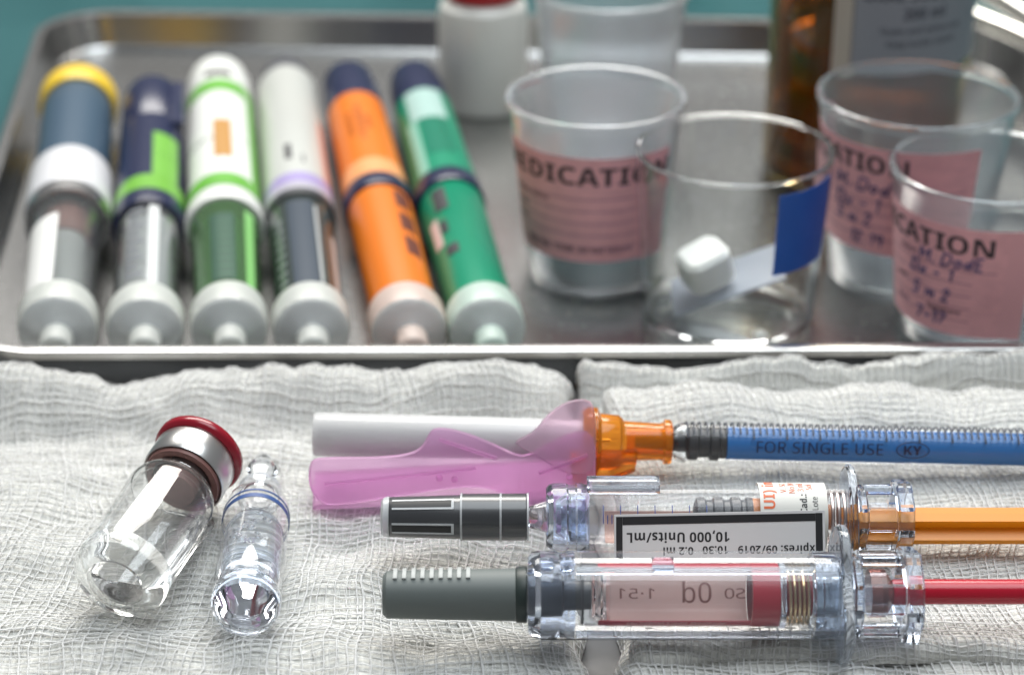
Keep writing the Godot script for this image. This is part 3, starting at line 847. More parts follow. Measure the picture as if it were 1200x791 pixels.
func build_cups() -> void:
	var frost := clear(Color(0.96, 0.97, 0.98), 0.15, 0.14, 0.04)
	var blackish := mat(lin(0.03, 0.018, 0.025), 0.6)
	var pen_ink := mat(lin(0.035, 0.04, 0.16), 0.5)
	var small := mat(lin(0.10, 0.05, 0.07), 0.6)
	var g := "translucent medication cups in the steel tray"
	# middle cup
	var t := cup("medication_cup", "frosted medicine cup with printed pink label, nearest the green pen", Vector3(17.2, 1.0, -411), 39.5, 13.8, 17.8, frost, g)
	var slope := (17.8 - 13.8) / 39.5
	var lab := obj("pink_label", MB.new().patch(1, 8.5, 32.0, -1.6, 1.02, 13.8 + slope * 8.5, 13.8 + slope * 32.0, 0.12, 40), label_material(3), t)
	var w := MB.new()
	text(w, "MEDICATION", 3.9, 1, 28.0, -0.27, 16.80, slope, 0.0, bold, 1.28)
	obj("lettering", w, blackish, lab)
	w = MB.new()
	for k in 4: text(w, ["Patient Name", "Room", "Dose", "Reg. No. 12-88, do not return"][k], 1.25, 1, [22.2, 19.0, 16.0, 11.2][k], [-0.98, -1.2, -1.22, -0.30][k], [16.22, 15.89, 15.59, 15.10][k], slope, 0.0, bold if k == 3 else sans)
	obj("small_print", w, small, lab)
	var td := thing("teal_insert", "dark teal round insert at the bottom of the printed medicine cup", "insert", Vector3(18.4, 1.0, -410))
	obj("disc", MB.new().lathe(1, [V(1.6, 0), V(1.6, 10.4), V(6.4, 11.0), V(7.2, 10.6), V(7.2, 0)], 40), mat(lin(0.008, 0.07, 0.08), 0.5), td)
	# rear cup, plain
	cup("medication_cup", "plain frosted medicine cup behind the printed one, next to the white bottle", Vector3(23.0, 1.0, -480), 41.0, 14.0, 17.9, frost, g)
	# right pair with handwriting
	var thin := clear(Color(0.93, 0.95, 0.96), 0.10, 0.10, 0.04)
	t = cup("medication_cup", "clear plastic cup with handwritten pink label, half hidden behind another", Vector3(83.0, 1.0, -411), 40.0, 16.2, 20.0, thin, g, 0.7)
	slope = 3.8 / 40.0
	lab = obj("pink_label", MB.new().patch(1, 10.5, 34.0, -2.2, 0.55, 16.2 + slope * 10.5, 16.2 + slope * 34.0, 0.12, 40), label_material(4), t)
	w = MB.new()
	text(w, "MEDICATION", 3.7, 1, 30.4, -1.22, 19.26, slope, 0.0, bold, 1.2)
	obj("lettering", w, blackish, lab)
	w = MB.new()
	handwriting(w, "M. DodE", 3.0, 24.0, -1.1, 18.65, slope, 4, 0.2)
	handwriting(w, "Dx - 1", 2.8, 20.0, -1.1, 18.27, slope, 5, 0.2)
	handwriting(w, "5 m 2", 2.6, 16.6, -1.1, 17.95, slope, 6, 0.2)
	handwriting(w, "12.19", 2.6, 12.4, -0.9, 17.55, slope, 7, 0.2)
	obj("handwriting", w, pen_ink, lab)
	t = cup("medication_cup", "clear plastic cup with handwritten pink label, front right corner of tray", Vector3(93.2, 1.0, -385.5), 34.5, 15.6, 19.0, thin, g, 0.7)
	slope = 3.4 / 34.5
	lab = obj("pink_label", MB.new().patch(1, 4.5, 28.0, -2.2, 0.05, 15.6 + slope * 4.5, 15.6 + slope * 28.0, 0.12, 44), label_material(5), t)
	# its free end stands off the cup
	var fl := MB.new()
	var rr0 := 15.6 + slope * 4.5; var rr1 := 15.6 + slope * 28.0
	var pl := PackedVector2Array([V(0.8, 4.5), V(5.2, 4.1), V(5.6, 27.9), V(0.95, 28.0)])
	fl.plate(pl, 0.12, 0.02, Transform3D(Basis(Vector3(1, 0, -0.05), Vector3(0, 1, (rr1 - rr0) / 23.5), Vector3(0, 0, 1)), Vector3(0, 0, rr0 - slope * 4.5 + 0.02)))
	obj("label_end", fl, mat(Color(0.86, 0.64, 0.66), 0.6), lab)
	w = MB.new()
	text(w, "MEDICATION", 3.7, 1, 24.3, -1.2, 18.16, slope, 0.0, bold, 1.25)
	obj("lettering", w, blackish, lab)
	w = MB.new()
	for k in 3: text(w, ["Patient", "Date", "Room"][k], 1.1, 1, [20.4, 14.0, 9.0][k], [-1.12, -1.25, -1.25][k], [17.8, 17.15, 16.65][k], slope, 0.0, sans)
	text(w, "Signature", 1.1, 1, 9.6, -0.62, 16.72, slope, 0.0, bold)
	obj("small_print", w, small, lab)
	w = MB.new()
	handwriting(w, "M. DodE", 2.6, 19.4, -0.95, 17.63, slope, 14, 0.24)
	handwriting(w, "Dx - 1", 2.5, 16.2, -1.08, 17.32, slope, 15, 0.24)
	handwriting(w, "5 m 2", 2.5, 11.6, -1.05, 16.85, slope, 16, 0.24)
	handwriting(w, "7-17", 2.5, 6.4, -1.0, 16.36, slope, 17, 0.24)
	obj("handwriting", w, pen_ink, lab)

	# clear hard cup with blue tape, tablet on a tilted strip
	var hard := clear(Color(0.98, 0.99, 0.99), 0.02, 0.0, 0.022)
	t = thing("clear_cup", "clear hard plastic cup with blue tape on its side", "cup", Vector3(43.6, 1.0, -388.5))
	var cw := clear(Color(0.98, 0.99, 0.99), 0.0, 0.0, 0.022)
	obj("wall", MB.new().lathe(1, [V(2.25, 17.3), V(36.1, 19.4), V(36.1, 18.6), V(2.45, 16.4), V(2.25, 17.3)], 80), cw, t)
	obj("rim", MB.new().lathe(1, [V(36.15, 18.62), V(36.15, 19.4), V(36.5, 19.4), V(36.7, 19.2), V(36.7, 18.82), V(36.5, 18.62), V(36.15, 18.62)], 80), hard, t)
	obj("base", MB.new().lathe(1, [V(0.3, 0), V(0.3, 14.8), V(0, 15.2), V(0, 16.3), V(0.5, 16.9), V(2.2, 17.25), V(2.2, 16.5), V(1.2, 15.9), V(0.9, 14.8), V(0.9, 0)], 80), clear(Color(0.98, 0.99, 0.99), 0.03, 0.06, 0.012), t)
	obj("blue_tape", MB.new().patch(1, 17.0, 34.0, 0.36, 1.18, 17.2 + 0.0595 * 17, 17.2 + 0.0595 * 34.0, 0.15), mat(lin(0.0, 0.072, 0.36), 0.45), t)
	var strip := PackedVector2Array([V(-12.5, -6.5), V(11.0, -6.5), V(11.0, 6.5), V(-12.5, 6.5)])
	var st := thing("blister_strip", "small tilted clear strip leaning inside the clear cup", "strip", Vector3(44.0, 9.8, -387.5), Basis.from_euler(Vector3(deg_to_rad(8), 0, deg_to_rad(23))))
	obj("film", MB.new().plate(strip, 0.6, 0.15, Transform3D(Basis(Vector3(1, 0, 0), Vector3(0, 0, -1), Vector3(0, 1, 0)), Vector3(0, 0, 0))), clear(Color(0.86, 0.88, 0.92), 0.35, 0.2), st)
	var tb := thing("tablet", "white chunky tablet resting on the strip in the clear cup", "tablet", Vector3(39.6, 10.0, -386.0), Basis.from_euler(Vector3(deg_to_rad(6), deg_to_rad(25), deg_to_rad(20))))
	var oct := PackedVector2Array()
	for i in 6: oct.append(Vector2(5.6, 0).rotated(TAU * i / 6.0 + 0.3))
	obj("body", MB.new().plate(rounded(9.6, 9.0, 2.6), 7.6, 0.9, Transform3D(Basis(Vector3(1, 0, 0), Vector3(0, 0, -1), Vector3(0, 1, 0)), Vector3(0, 0.6, 0))), mat(lin(0.78, 0.78, 0.74), 0.6), tb)
	var cr := thing("tablet_crumb", "small white tablet fragment on the floor of the clear cup", "tablet fragment", Vector3(49.0, 2.3, -376.5))
	obj("body", MB.new().lathe(1, [V(0, 0), V(0, 1.2), V(0.6, 1.6), V(1.3, 1.1), V(1.5, 0)], 9), mat(lin(0.74, 0.74, 0.70), 0.6), cr)

func build_back_things() -> void:
	# white bottle with red cap
	var t := thing("pill_bottle", "white plastic bottle with red cap at the back of the tray", "bottle", Vector3(-7.2, 1.0, -512))
	obj("body", MB.new().lathe(1, [V(0, 0), V(0, 10.2), V(0.8, 11.1), V(2.5, 11.4), V(23.5, 11.4), V(26.5, 10.8), V(27.9, 9.0), V(28.4, 8.2), V(31, 8.0), V(31, 0)], 56), mat(lin(0.60, 0.60, 0.56), 0.3), t)
	obj("cap", MB.new().lathe(1, [V(28.6, 0), V(28.6, 8.8), V(29.2, 9.2), V(39, 9.0), V(40, 8.4), V(40, 0)], 56), mat(lin(0.42, 0.010, 0.016), 0.35), t)
	# amber bottle with paper label
	t = thing("amber_bottle", "wide brown amber glass bottle with pale grey label behind the clear cups", "bottle", Vector3(81.5, 1.0, -465))
	var amber := clear(Color(0.75, 0.62, 0.31), 0.0, 0.0, 0.045)
	obj("body", MB.new().lathe(1, [V(0, 0), V(0.8, 16), V(0, 20.0), V(1.5, 22.3), V(4, 22.8), V(66, 22.8), V(72, 20), V(77, 14), V(80, 11), V(90, 11), V(90, 9.4), V(80, 9.4), V(76, 12.6), V(71, 18.4), V(66, 21.2), V(4.6, 21.2), V(3.2, 19.5), V(2.6, 16), V(2.4, 0)], 80), amber, t)
	obj("syrup", MB.new().lathe(1, [V(2.6, 0), V(3.4, 19.3), V(4.8, 21.0), V(58, 21.0), V(58, 0)], 64), clear(Color(0.88, 0.66, 0.20), 0.12, 0.0, 0.035), t)
	obj("paper_label", MB.new().patch(1, 32.5, 62, -0.33, 2.8, 22.85, 22.85, 0.14, 48), mat(lin(0.24, 0.25, 0.275), 0.55), t)
	obj("label_edge", MB.new().patch(1, 31.5, 62, -0.52, -0.34, 22.85, 22.85, 0.12, 6), mat(lin(0.42, 0.37, 0.31), 0.6), t)
	var w := MB.new()
	for k in 4: text(w, ["ORAL SOLUTION", "200 ml", "Shake well before use", "Keep bottle closed"][k], [2.6, 2.4, 1.5, 1.5][k], 1, [50.5, 46.3, 42.6, 39.4][k], 0.36, 23.0, 0.0, 0.0, bold if k < 2 else sans)
	obj("lettering", w, mat(lin(0.05, 0.05, 0.07), 0.6), t)
	# small bottle lying behind the tray and a curved steel handle at the right
	t = thing("small_bottle", "navy bottle with dark red cap lying behind the tray", "bottle", Vector3(38, 9.0, -640), Basis(Vector3.UP, 0.12))
	obj("body", MB.new().lathe(0, [V(-22, 0), V(-22, 8), V(-20.5, 9), V(14, 9), V(17, 7), V(17, 0)], 40), mat(lin(0.02, 0.025, 0.05), 0.4), t)
	obj("cap", MB.new().lathe(0, [V(17.2, 0), V(17.2, 8.6), V(30, 8.4), V(30.8, 7.6), V(30.8, 0)], 40), mat(lin(0.16, 0.004, 0.012), 0.4), t)
	t = thing("forceps", "bright steel forceps handle leaning over the tray's back right corner", "forceps", Vector3(124, 1.0, -505))
	var steel := mat(lin(0.66, 0.65, 0.60), 0.22, 1.0)
	for q in [[Vector3(-19, 26, -46), Vector3(-6, 25, -30), Vector3(8, 20, -12), Vector3(24, 10.4, 12)], [Vector3(-10, 15, -46), Vector3(0, 14.6, -30), Vector3(12, 12.6, -14), Vector3(27, 7.5, 8)]]:
		var cv := Curve3D.new()
		for p in q.size():
			var d: Vector3 = (q[mini(p + 1, 3)] - q[maxi(p - 1, 0)]) * 0.18
			cv.add_point(q[p], -d, d)
		cv.bake_interval = 1.5
		obj("handle", MB.new().tube(cv.get_baked_points(), 2.5, 16), steel, t)

# ---------------------------------------------------------------- gauze
func build_gauze() -> void:
	var thread := mat(lin(0.84, 0.84, 0.83), 0.9)
	thread.backlight_enabled = true; thread.backlight = Color(0.9, 0.9, 0.9)
	# the layers below the top one: many threads pressed together, close and soft
	var weave := img_tex(256, 256, func(im: Image):
		for y in 256:
			for x in 256:
				var fx := absf(fposmod(x / 32.0 + 0.10 * sin(y * TAU / 128.0), 1.0) - 0.5) * 2.0
				var fy := absf(fposmod(y / 32.0 + 0.10 * sin(x * TAU / 256.0 + 1.0), 1.0) - 0.5) * 2.0
				var k := maxf(smoothstep(0.45, 0.95, fx), smoothstep(0.45, 0.95, fy))
				var c := lerpf(0.77, 0.87, k)
				im.set_pixel(x, y, Color(c, c, c * 0.985)))
	var under := mat(Color(0.97, 0.97, 0.96), 0.95)
	under.albedo_texture = weave
	under.heightmap_enabled = true; under.heightmap_texture = weave; under.heightmap_scale = 0.015

	var L := Sheet.new()
	L.nz = nz; L.top = 4.6; L.s0 = -116; L.s1 = 11; L.d0 = 246; L.d1 = 348; L.rs1 = 3.0; L.rd1 = 4.0; L.ridge = 6.2; L.lump = 0.75; L.mound = Vector3(-52.5, 297.0, 3.2); L.sd = 0.0
	var t := thing("gauze_pad", "large folded white gauze pad under the vial and ampoule", "gauze", Vector3.ZERO, Basis(), "white gauze pads")
	obj("lower_layers", gauze_ground(L, -0.46, 0.095), under, t)
	obj("weave", gauze_threads(L, 1.50, 0.112, 0.0, 3.0), thread, t).set_meta("kind", "stuff")
	obj("second_weave", gauze_threads(L, 1.33, 0.06, -0.34, 57.0), thread, t).set_meta("kind", "stuff")
	obj("loose_fibres", gauze_fibres(L, 3500, 5), thread, t).set_meta("kind", "stuff")

	var A := Sheet.new()
	A.nz = nz; A.top = 4.4; A.s0 = 11.8; A.s1 = 118; A.d0 = 246; A.d1 = 350.5; A.rs0 = 3.5; A.rd1 = 4.0; A.ridge = 8.2; A.rw = 9.0; A.lump = 0.5; A.sd = 210.0; A.skew = 0.05
	t = thing("gauze_pad", "white gauze pad by the tray edge, lowest on the right side", "gauze", Vector3.ZERO, Basis(), "white gauze pads")
	obj("lower_layers", gauze_ground(A, -0.4, 0.095), under, t)
	obj("weave", gauze_threads(A, 1.36, 0.105, 0.0, 83.0, 325.0, 400.0), thread, t).set_meta("kind", "stuff")
	obj("front_weave", gauze_threads(A, 1.36, 0.105, 0.0, 83.0, 246.0, 282.0), thread, t).set_meta("kind", "stuff")

	var B := Sheet.new()
	B.nz = nz; B.top = 6.8; B.s0 = 16.6; B.s1 = 118; B.d0 = 263.5; B.d1 = 340.5; B.rs0 = 2.2; B.rd1 = 2.6; B.rd0 = 2.2; B.ridge = 4.8; B.rw = 20.0; B.lump = 0.3; B.sd = 420.0; B.skew = 0.02
	t = thing("gauze_pad", "folded white gauze square beneath the barrels of the syringes", "gauze", Vector3.ZERO, Basis(), "white gauze pads")
	obj("lower_layers", gauze_ground(B, -0.38, 0.095), under, t)
	obj("weave", gauze_threads(B, 1.40, 0.10, 0.0, 133.0), thread, t).set_meta("kind", "stuff")
	obj("second_weave", gauze_threads(B, 1.25, 0.07, -0.28, 177.0), thread, t).set_meta("kind", "stuff")

# ---------------------------------------------------------------- vial
func build_vial() -> void:
	var glass := clear(Color(0.99, 0.995, 0.99), 0.0, 0.0, 0.026)
	var a := Vector3(-60.3, 12.2, -272.5); var b := Vector3(-53.0, 16.4, -297.5)
	var bs := pen_basis(b - a)
	var t := thing("glass_vial", "small clear glass vial with dark red cap lying on gauze", "vial", a, Basis(bs.x * 0.86, bs.y, bs.z))
	obj("glass_wall", MB.new().lathe(0, [V(2.6, 7.4), V(23.5, 7.4), V(25.4, 7.1), V(27.0, 6.3), V(28.2, 5.3), V(29.2, 4.9), V(30.6, 4.9), V(31.2, 6.3), V(33.4, 6.4)], 72), pane(Color(0.97, 0.99, 0.98), 0.03), t)
	obj("inner_wall", MB.new().lathe(0, [V(3.0, 6.5), V(23, 6.5), V(24.6, 6.2), V(26.2, 5.4)], 72), pane(Color(0.97, 0.99, 0.98), 0.02), t)
	obj("glass_foot", MB.new().lathe(0, [V(0.4, 0), V(0.2, 3.2), V(0, 5.2), V(0.3, 6.3), V(1.2, 7.1), V(2.6, 7.4)], 72), pane(Color(0.97, 0.99, 0.98), 0.03), t)
	obj("foot_ring", MB.new().lathe(0, [V(0.0, 4.6), V(-0.15, 5.4), V(0.2, 6.4), V(1.1, 7.2), V(2.4, 7.55), V(4.2, 7.5), V(5.0, 7.42), V(3.4, 6.9), V(2.0, 6.3), V(1.4, 5.4), V(1.2, 4.4), V(0.0, 4.6)], 72), clear(Color(0.99, 0.995, 0.99), 0.0, 0.0, 0.04), t)
	obj("shoulder_rim", MB.new().lathe(0, [V(25.2, 7.12), V(26.4, 6.75), V(27.4, 6.0), V(28.4, 5.1), V(28.0, 4.9), V(27.0, 5.7), V(26.0, 6.4), V(25.0, 6.9), V(25.2, 7.12)], 72), glass, t)
	# the liquid lies level in the lower half
	var li := MB.new().lathe(0, [V(1.7, 0), V(1.5, 3.2), V(1.5, 4.4), V(1.7, 5.3), V(2.2, 6.15), V(3.5, 6.78), V(5.2, 7.34), V(23.4, 7.36), V(24.6, 7.1), V(26.0, 5.9), V(26.35, 4.4), V(26.35, 0)], 64)
	for i in li.v.size():
		var lev := -0.3 - 0.145 * li.v[i].x
		li.v[i].y = minf(li.v[i].y, lev)
		li.n[i] = Vector3.ZERO
	obj("liquid", li, clear(Color(0.99, 0.99, 0.99), 0.0, 0.0, 0.042), t)
	var rub := mat(lin(0.25, 0.115, 0.10), 0.5)
	obj("stopper", MB.new().lathe(0, [V(26.4, 0), V(26.4, 2.2), V(26.8, 3.2), V(33.8, 3.3), V(33.9, 6.2), V(35.6, 6.2), V(35.6, 0)], 56), rub, t)
	obj("stopper_skirt", MB.new().lathe(0, [V(29.5, 5.2), V(29.5, 6.2), V(30.2, 6.4), V(30.2, 5.2)], 56), rub, t)
	obj("metal_seal", MB.new().lathe(0, [V(30.3, 6.45), V(30.1, 6.75), V(30.5, 6.95), V(35.8, 6.95), V(36.4, 6.7), V(36.4, 0), V(35.9, 0), V(35.9, 6.45), V(30.3, 6.45)], 72), mat(lin(0.72, 0.72, 0.71), 0.28, 1.0), t)
	obj("flip_cap", MB.new().lathe(0, [V(36.42, 0), V(36.42, 6.9), V(36.9, 7.4), V(37.4, 7.55), V(38.4, 7.55), V(38.9, 7.2), V(39.1, 6.5), V(39.0, 0)], 72), mat(lin(0.26, 0.006, 0.018), 0.22), t)

func build_ampoule() -> void:
	var glass := clear(Color(0.975, 0.985, 1.0), 0.0, 0.0, 0.034)
	var a := Vector3(-40.2, 10.2, -268.4); var b := Vector3(-42.2, 10.2, -314.0)
	var t := thing("glass_ampoule", "slim clear glass ampoule with blue ring beside the vial", "ampoule", a, pen_basis(b - a))
	obj("glass_wall", MB.new().lathe(0, [V(3.4, 5.35), V(5.0, 5.1), V(6.6, 5.3), V(28, 5.35), V(30, 5.1), V(31.6, 4.2), V(32.8, 3.3), V(34.0, 3.1), V(35.2, 3.5), V(37.2, 4.0), V(39.4, 3.9), V(41.4, 3.0), V(42.4, 2.5)], 64), pane(Color(0.95, 0.97, 1.0), 0.03), t)
	obj("glass_foot", MB.new().lathe(0, [V(0.6, 0), V(0.2, 2.5), V(0, 3.8), V(0.5, 4.8), V(1.8, 5.35), V(3.6, 5.37), V(3.6, 4.8), V(2.1, 4.7), V(1.3, 3.6), V(1.4, 0)], 64), glass, t)
	obj("neck_ring", MB.new().lathe(0, [V(32.6, 3.45), V(34.0, 3.12), V(35.4, 3.6), V(35.2, 2.9), V(34, 2.5), V(32.8, 2.8), V(32.6, 3.45)], 48), glass, t)
	obj("tip", MB.new().lathe(0, [V(42.3, 2.5), V(43.4, 2.1), V(45.2, 1.7), V(46.2, 1.2), V(46.6, 0), V(45.6, 0), V(43.2, 1.5), V(42.3, 1.9), V(42.3, 2.5)], 48), glass, t)
	obj("liquid", MB.new().lathe(0, [V(1.45, 0), V(1.36, 3.55), V(1.95, 4.44), V(3.6, 4.54), V(5.0, 4.34), V(6.6, 4.64), V(21.5, 4.68), V(23.0, 4.2), V(24.0, 2.6), V(24.3, 0)], 56), clear(Color(0.95, 0.97, 1.0), 0.0, 0.0, 0.022), t)
	rng.seed = 3
	var bub := MB.new()
	for i in 16:
		var r := rng.randf_range(0.2, 0.75)
		bub.lathe(0, [V(-r, 0), V(-r * 0.7, r * 0.7), V(0, r), V(r * 0.7, r * 0.7), V(r, 0)], 14, Vector3(rng.randf_range(15, 22), rng.randf_range(0.5, 3.0), rng.randf_range(-2.4, 2.4)))
	for i in bub.n.size(): bub.n[i] = -bub.n[i]
	for i in range(0, bub.v.size(), 3):
		var q := bub.v[i + 1]; bub.v[i + 1] = bub.v[i + 2]; bub.v[i + 2] = q
		var q2 := bub.n[i + 1]; bub.n[i + 1] = bub.n[i + 2]; bub.n[i + 2] = q2
	obj("bubbles", bub, clear(Color(1, 1, 1), 0.0, 0.0, 0.0333), t).set_meta("kind", "stuff")
	var ring := mat(lin(0.03, 0.08, 0.24), 0.35)
	obj("blue_ring", MB.new().lathe(0, [V(24.6, 5.36), V(24.6, 5.44), V(25.7, 5.44), V(25.7, 5.36)], 64), ring, t)
	obj("blue_ring", MB.new().lathe(0, [V(26.6, 5.36), V(26.6, 5.44), V(27.0, 5.44), V(27.0, 5.36)], 64), ring, t)
	var w := MB.new()
	text(w, "KI", 1.3, 0, 11.5, 0.05, 5.4, 0.0, -PI / 2, bold)
	obj("print", w, mat(lin(0.12, 0.13, 0.18), 0.5), t)

# ---------------------------------------------------------------- needle with pink shield on a blue syringe
func build_needle_syringe() -> void:
	# one line from the tip of the sheath (raised on the shield) to the plunger
	var a := Vector3(-33.6, 14.4, -315.5); var b := Vector3(96.0, 10.9, -316.0)
	var t := thing("syringe_with_safety_needle", "thin syringe with blue plunger and pink shielded needle", "syringe", a, pen_basis(b - a))
	var hard := clear(Color(0.97, 0.98, 0.99), 0.0, 0.02, 0.045)
	var milk := clear(Color(0.93, 0.93, 0.93), 0.55, 0.3, 0.045)
	obj("needle_sheath", MB.new().lathe(0, [V(0, 0), V(0, 3.5), V(0.4, 3.75), V(47.5, 3.5), V(47.5, 2.7), V(1.0, 3.0), V(1.0, 0)], 48), milk, t)
	obj("needle", MB.new().lathe(0, [V(12, 0), V(13, 0.25), V(50, 0.25), V(50, 0)], 12), mat(lin(0.6, 0.6, 0.6), 0.2, 1.0), t)
	var orange := clear(Color(0.98, 0.62, 0.20), 0.28, 0.12, 0.035)
	obj("hub", MB.new().lathe(0, [V(45.5, 0), V(45.5, 5.0), V(46.3, 5.6), V(48, 5.6), V(48.6, 4.6), V(51.6, 4.4), V(52.2, 4.0), V(52.6, 3.4), V(58.6, 3.1), V(59.2, 3.3), V(59.4, 3.8), V(60.4, 3.8), V(60.7, 3.5), V(60.7, 2.2), V(53, 2.0), V(53, 0)], 48), orange, t)
	obj("hub_wing", MB.new().plate(PackedVector2Array([V(45.2, -6.2), V(50.5, -6.0), V(54.5, -4.2), V(54.8, -1.0), V(46, -1.0)]), 3.2, 0.4, Transform3D(Basis(), Vector3(0, 0.4, 1.0))), orange, t)
	obj("hub_catch", MB.new().box(Vector3(43.4, -5.6, 2.6), Vector3(48.0, -0.4, 5.6), 0.5), clear(Color(0.95, 0.38, 0.06), 0.6, 0.2, 0.045), t)
	var black := mat(lin(0.018, 0.018, 0.02), 0.45)
	obj("plunger_tip", MB.new().lathe(0, [V(54.5, 0), V(54.5, 1.0), V(60.8, 1.6), V(62.8, 1.7), V(63.2, 2.6), V(63.6, 3.0), V(65.0, 3.0), V(65.3, 2.5), V(67.0, 2.5), V(67.3, 3.0), V(68.6, 3.0), V(68.9, 2.6), V(69.4, 2.7), V(69.9, 2.6), V(69.9, 0)], 40), black, t)
	obj("barrel", MB.new().lathe(0, [V(60.9, 2.3), V(61.2, 2.9), V(61.8, 3.3), V(62.6, 3.5), V(63.0, 3.5), V(63.0, 3.05), V(62.8, 3.05), V(61.8, 2.4), V(60.9, 2.3)], 56), hard, t)
	obj("barrel_wall", MB.new().lathe(0, [V(63.02, 3.5), V(130, 3.5)], 64), pane(Color(0.95, 0.97, 1.0), 0.02, 0.0, 0.3), t)
	obj("plunger", MB.new().lathe(0, [V(70.0, 0), V(70.0, 2.75), V(130, 2.75), V(130, 0)], 40), mat(lin(0.0, 0.125, 0.40), 0.5), t)
	var marks := MB.new()
	var k := 0
	var x := 63.0
	while x < 129.0:
		marks.patch(0, x, x + 0.32, -1.25, 0.62 if k % 5 else 0.85, 3.51, 3.51, 0.06, 14, 1)
		x += 1.12; k += 1
	obj("graduation", marks, mat(lin(0.02, 0.025, 0.04), 0.5), t).set_meta("kind", "stuff")
	var w := MB.new()
	var th := 1.22
	text(w, "FOR SINGLE USE", 1.95, 0, 85.5, th, 3.52, 0.0, 0.0, sans, 1.08)
	text(w, "KY", 1.6, 0, 101.2, th, 3.52, 0.0, 0.0, bold, 1.2)
	var el := PackedVector3Array()
	for i in 37:
		var g := TAU * i / 36.0
		el.append(MB.on(0, 101.2 + 2.75 * cos(g), 3.55, th + 1.35 * sin(g) / 3.5))
	w.tube(el, 0.1, 5)
	obj("lettering", w, mat(lin(0.006, 0.012, 0.05), 0.5), t)
	# pink safety shield: a long trough hinged at the hub, its front wall leaning towards the lens
	var pink := clear(Color(0.985, 0.81, 0.95), 0.18, 0.3, 0.022)
	var tilt := deg_to_rad(-28.0)
	var up := Vector3(0, cos(tilt), sin(tilt)); var thru := Vector3(0, -sin(tilt), cos(tilt))
	var inv := t.transform.affine_inverse()
	var lay := func(y0: float, z0: float, depth: float) -> Transform3D:
		var o := Transform3D(Basis(Vector3(1, 0, 0), up, thru), Vector3(0, y0, z0))
		return Transform3D(Basis(), -a) * o
	var px := func(list: Array) -> PackedVector2Array: # corners as (across, up the wall) in millimetres
		var o := PackedVector2Array()
		for q in list: o.append(q)
		return smooth_outline(o)
	var wall: PackedVector2Array = px.call([V(-33.8, 3.6), V(-33.6, 7.6), V(-32.6, 8.6), V(-28, 8.7), V(-22, 8.7), V(-17, 9.2), V(-14.8, 10.4), V(-13.8, 12.6), V(-12.8, 13.6), V(-10, 13.4), V(-6, 12.2), V(-2, 10.4), V(1.8, 8.6), V(5, 10.4), V(9, 12.6), V(14.0, 13.6), V(14.0, 0.2), V(3.0, 0.0), V(-0.6, 2.0), V(-4, 3.6), V(-9, 3.6), V(-17, 2.4), V(-26, 1.0), V(-31.4, 0.3)])
	var T0: Transform3D = lay.call(5.9, -302.0, 0.0)
	var xf := Transform3D(Basis(), Vector3.ZERO)
	obj("shield_wall", MB.new().plate(wall, 1.3, 0.35, local(t, Transform3D(Basis(Vector3(1, 0, 0), up, thru), Vector3(0, 6.9, -303.5)))), pink, t)
	var floor_ := PackedVector2Array([V(-33.2, 0), V(-33.4, 8.5), V(10, 9.0), V(10, 0.0)])
	obj("shield_floor", MB.new().plate(floor_, 1.2, 0.3, local(t, Transform3D(Basis(Vector3(1, 0.05, 0), Vector3(0, 0.25, -1).normalized(), Vector3(0, 1, 0.25).normalized()), Vector3(0, 7.6, -304.4)))), pink, t)
	for q in [[V(-31, 4.2), V(-6, 6.8)], [V(-12, 11.6), V(-2.5, 8.4)], [V(4.5, 6.0), V(12.5, 9.0)]]:
		var d: Vector2 = (q[1] - q[0]).normalized()
		var nn := Vector2(-d.y, d.x) * 0.28
		obj("shield_rib", MB.new().plate(PackedVector2Array([q[0] - nn, q[1] - nn, q[1] + nn, q[0] + nn]), 0.5, 0.15, local(t, Transform3D(Basis(Vector3(1, 0, 0), up, thru), Vector3(0, 6.9, -303.5) + thru * 1.25))), pink, t)
	for q in [V(6.5, 3.0), V(9.5, 5.4), V(-9.5, 5.0), V(-12, 5.2)]:
		obj("shield_peg", MB.new().lathe(1, [V(0, 0), V(0, 0.55), V(0.4, 0.45), V(0.5, 0)], 14, Vector3.ZERO), pink, t).transform = Transform3D(Basis(Vector3(1, 0, 0), thru, -up), local(t, Transform3D(Basis(), Vector3(q.x, 6.9, -303.5) + up * q.y + thru * 1.28)).origin * MM)
	var top: PackedVector2Array = px.call([V(-0.5, 9.6), V(3.5, 11.0), V(6.0, 14.4), V(9.5, 16.6), V(13.4, 16.9), V(13.9, 13.0), V(14.0, 4.0), V(9.0, 4.0), V(4.0, 7.4)])
	obj("shield_collar", MB.new().plate(top, 8.6, 0.25, local(t, Transform3D(Basis(Vector3(1, 0, 0), up, thru), Vector3(0, 4.8, -310.6)))), clear(Color(0.985, 0.86, 0.94), 0.16, 0.3, 0.022), t)

func local(t: Node3D, world: Transform3D) -> Transform3D: # a transform in scene millimetres as seen from a thing
	var inv := Transform3D(t.transform.basis, t.transform.origin / MM).affine_inverse()
	return inv * world

func smooth_outline(p: PackedVector2Array) -> PackedVector2Array:
	var out := PackedVector2Array()
	var k := p.size()
	for i in k:
		var a := p[(i + k - 1) % k]; var b := p[i]; var c := p[(i + 1) % k]; var d := p[(i + 2) % k]
		for s in 3:
			out.append(b.cubic_interpolate(c, b + (b - a).limit_length(b.distance_to(c)), c + (d - c).limit_length(b.distance_to(c)), s / 3.0) if false else b.lerp(c, s / 3.0))
	# two rounds of averaging soften the corners
	for round in 2:
		var q := out.duplicate()
		for i in out.size():
			q[i] = (out[(i + out.size() - 1) % out.size()] + out[i] * 2.0 + out[(i + 1) % out.size()]) / 4.0
		out = q
	return out

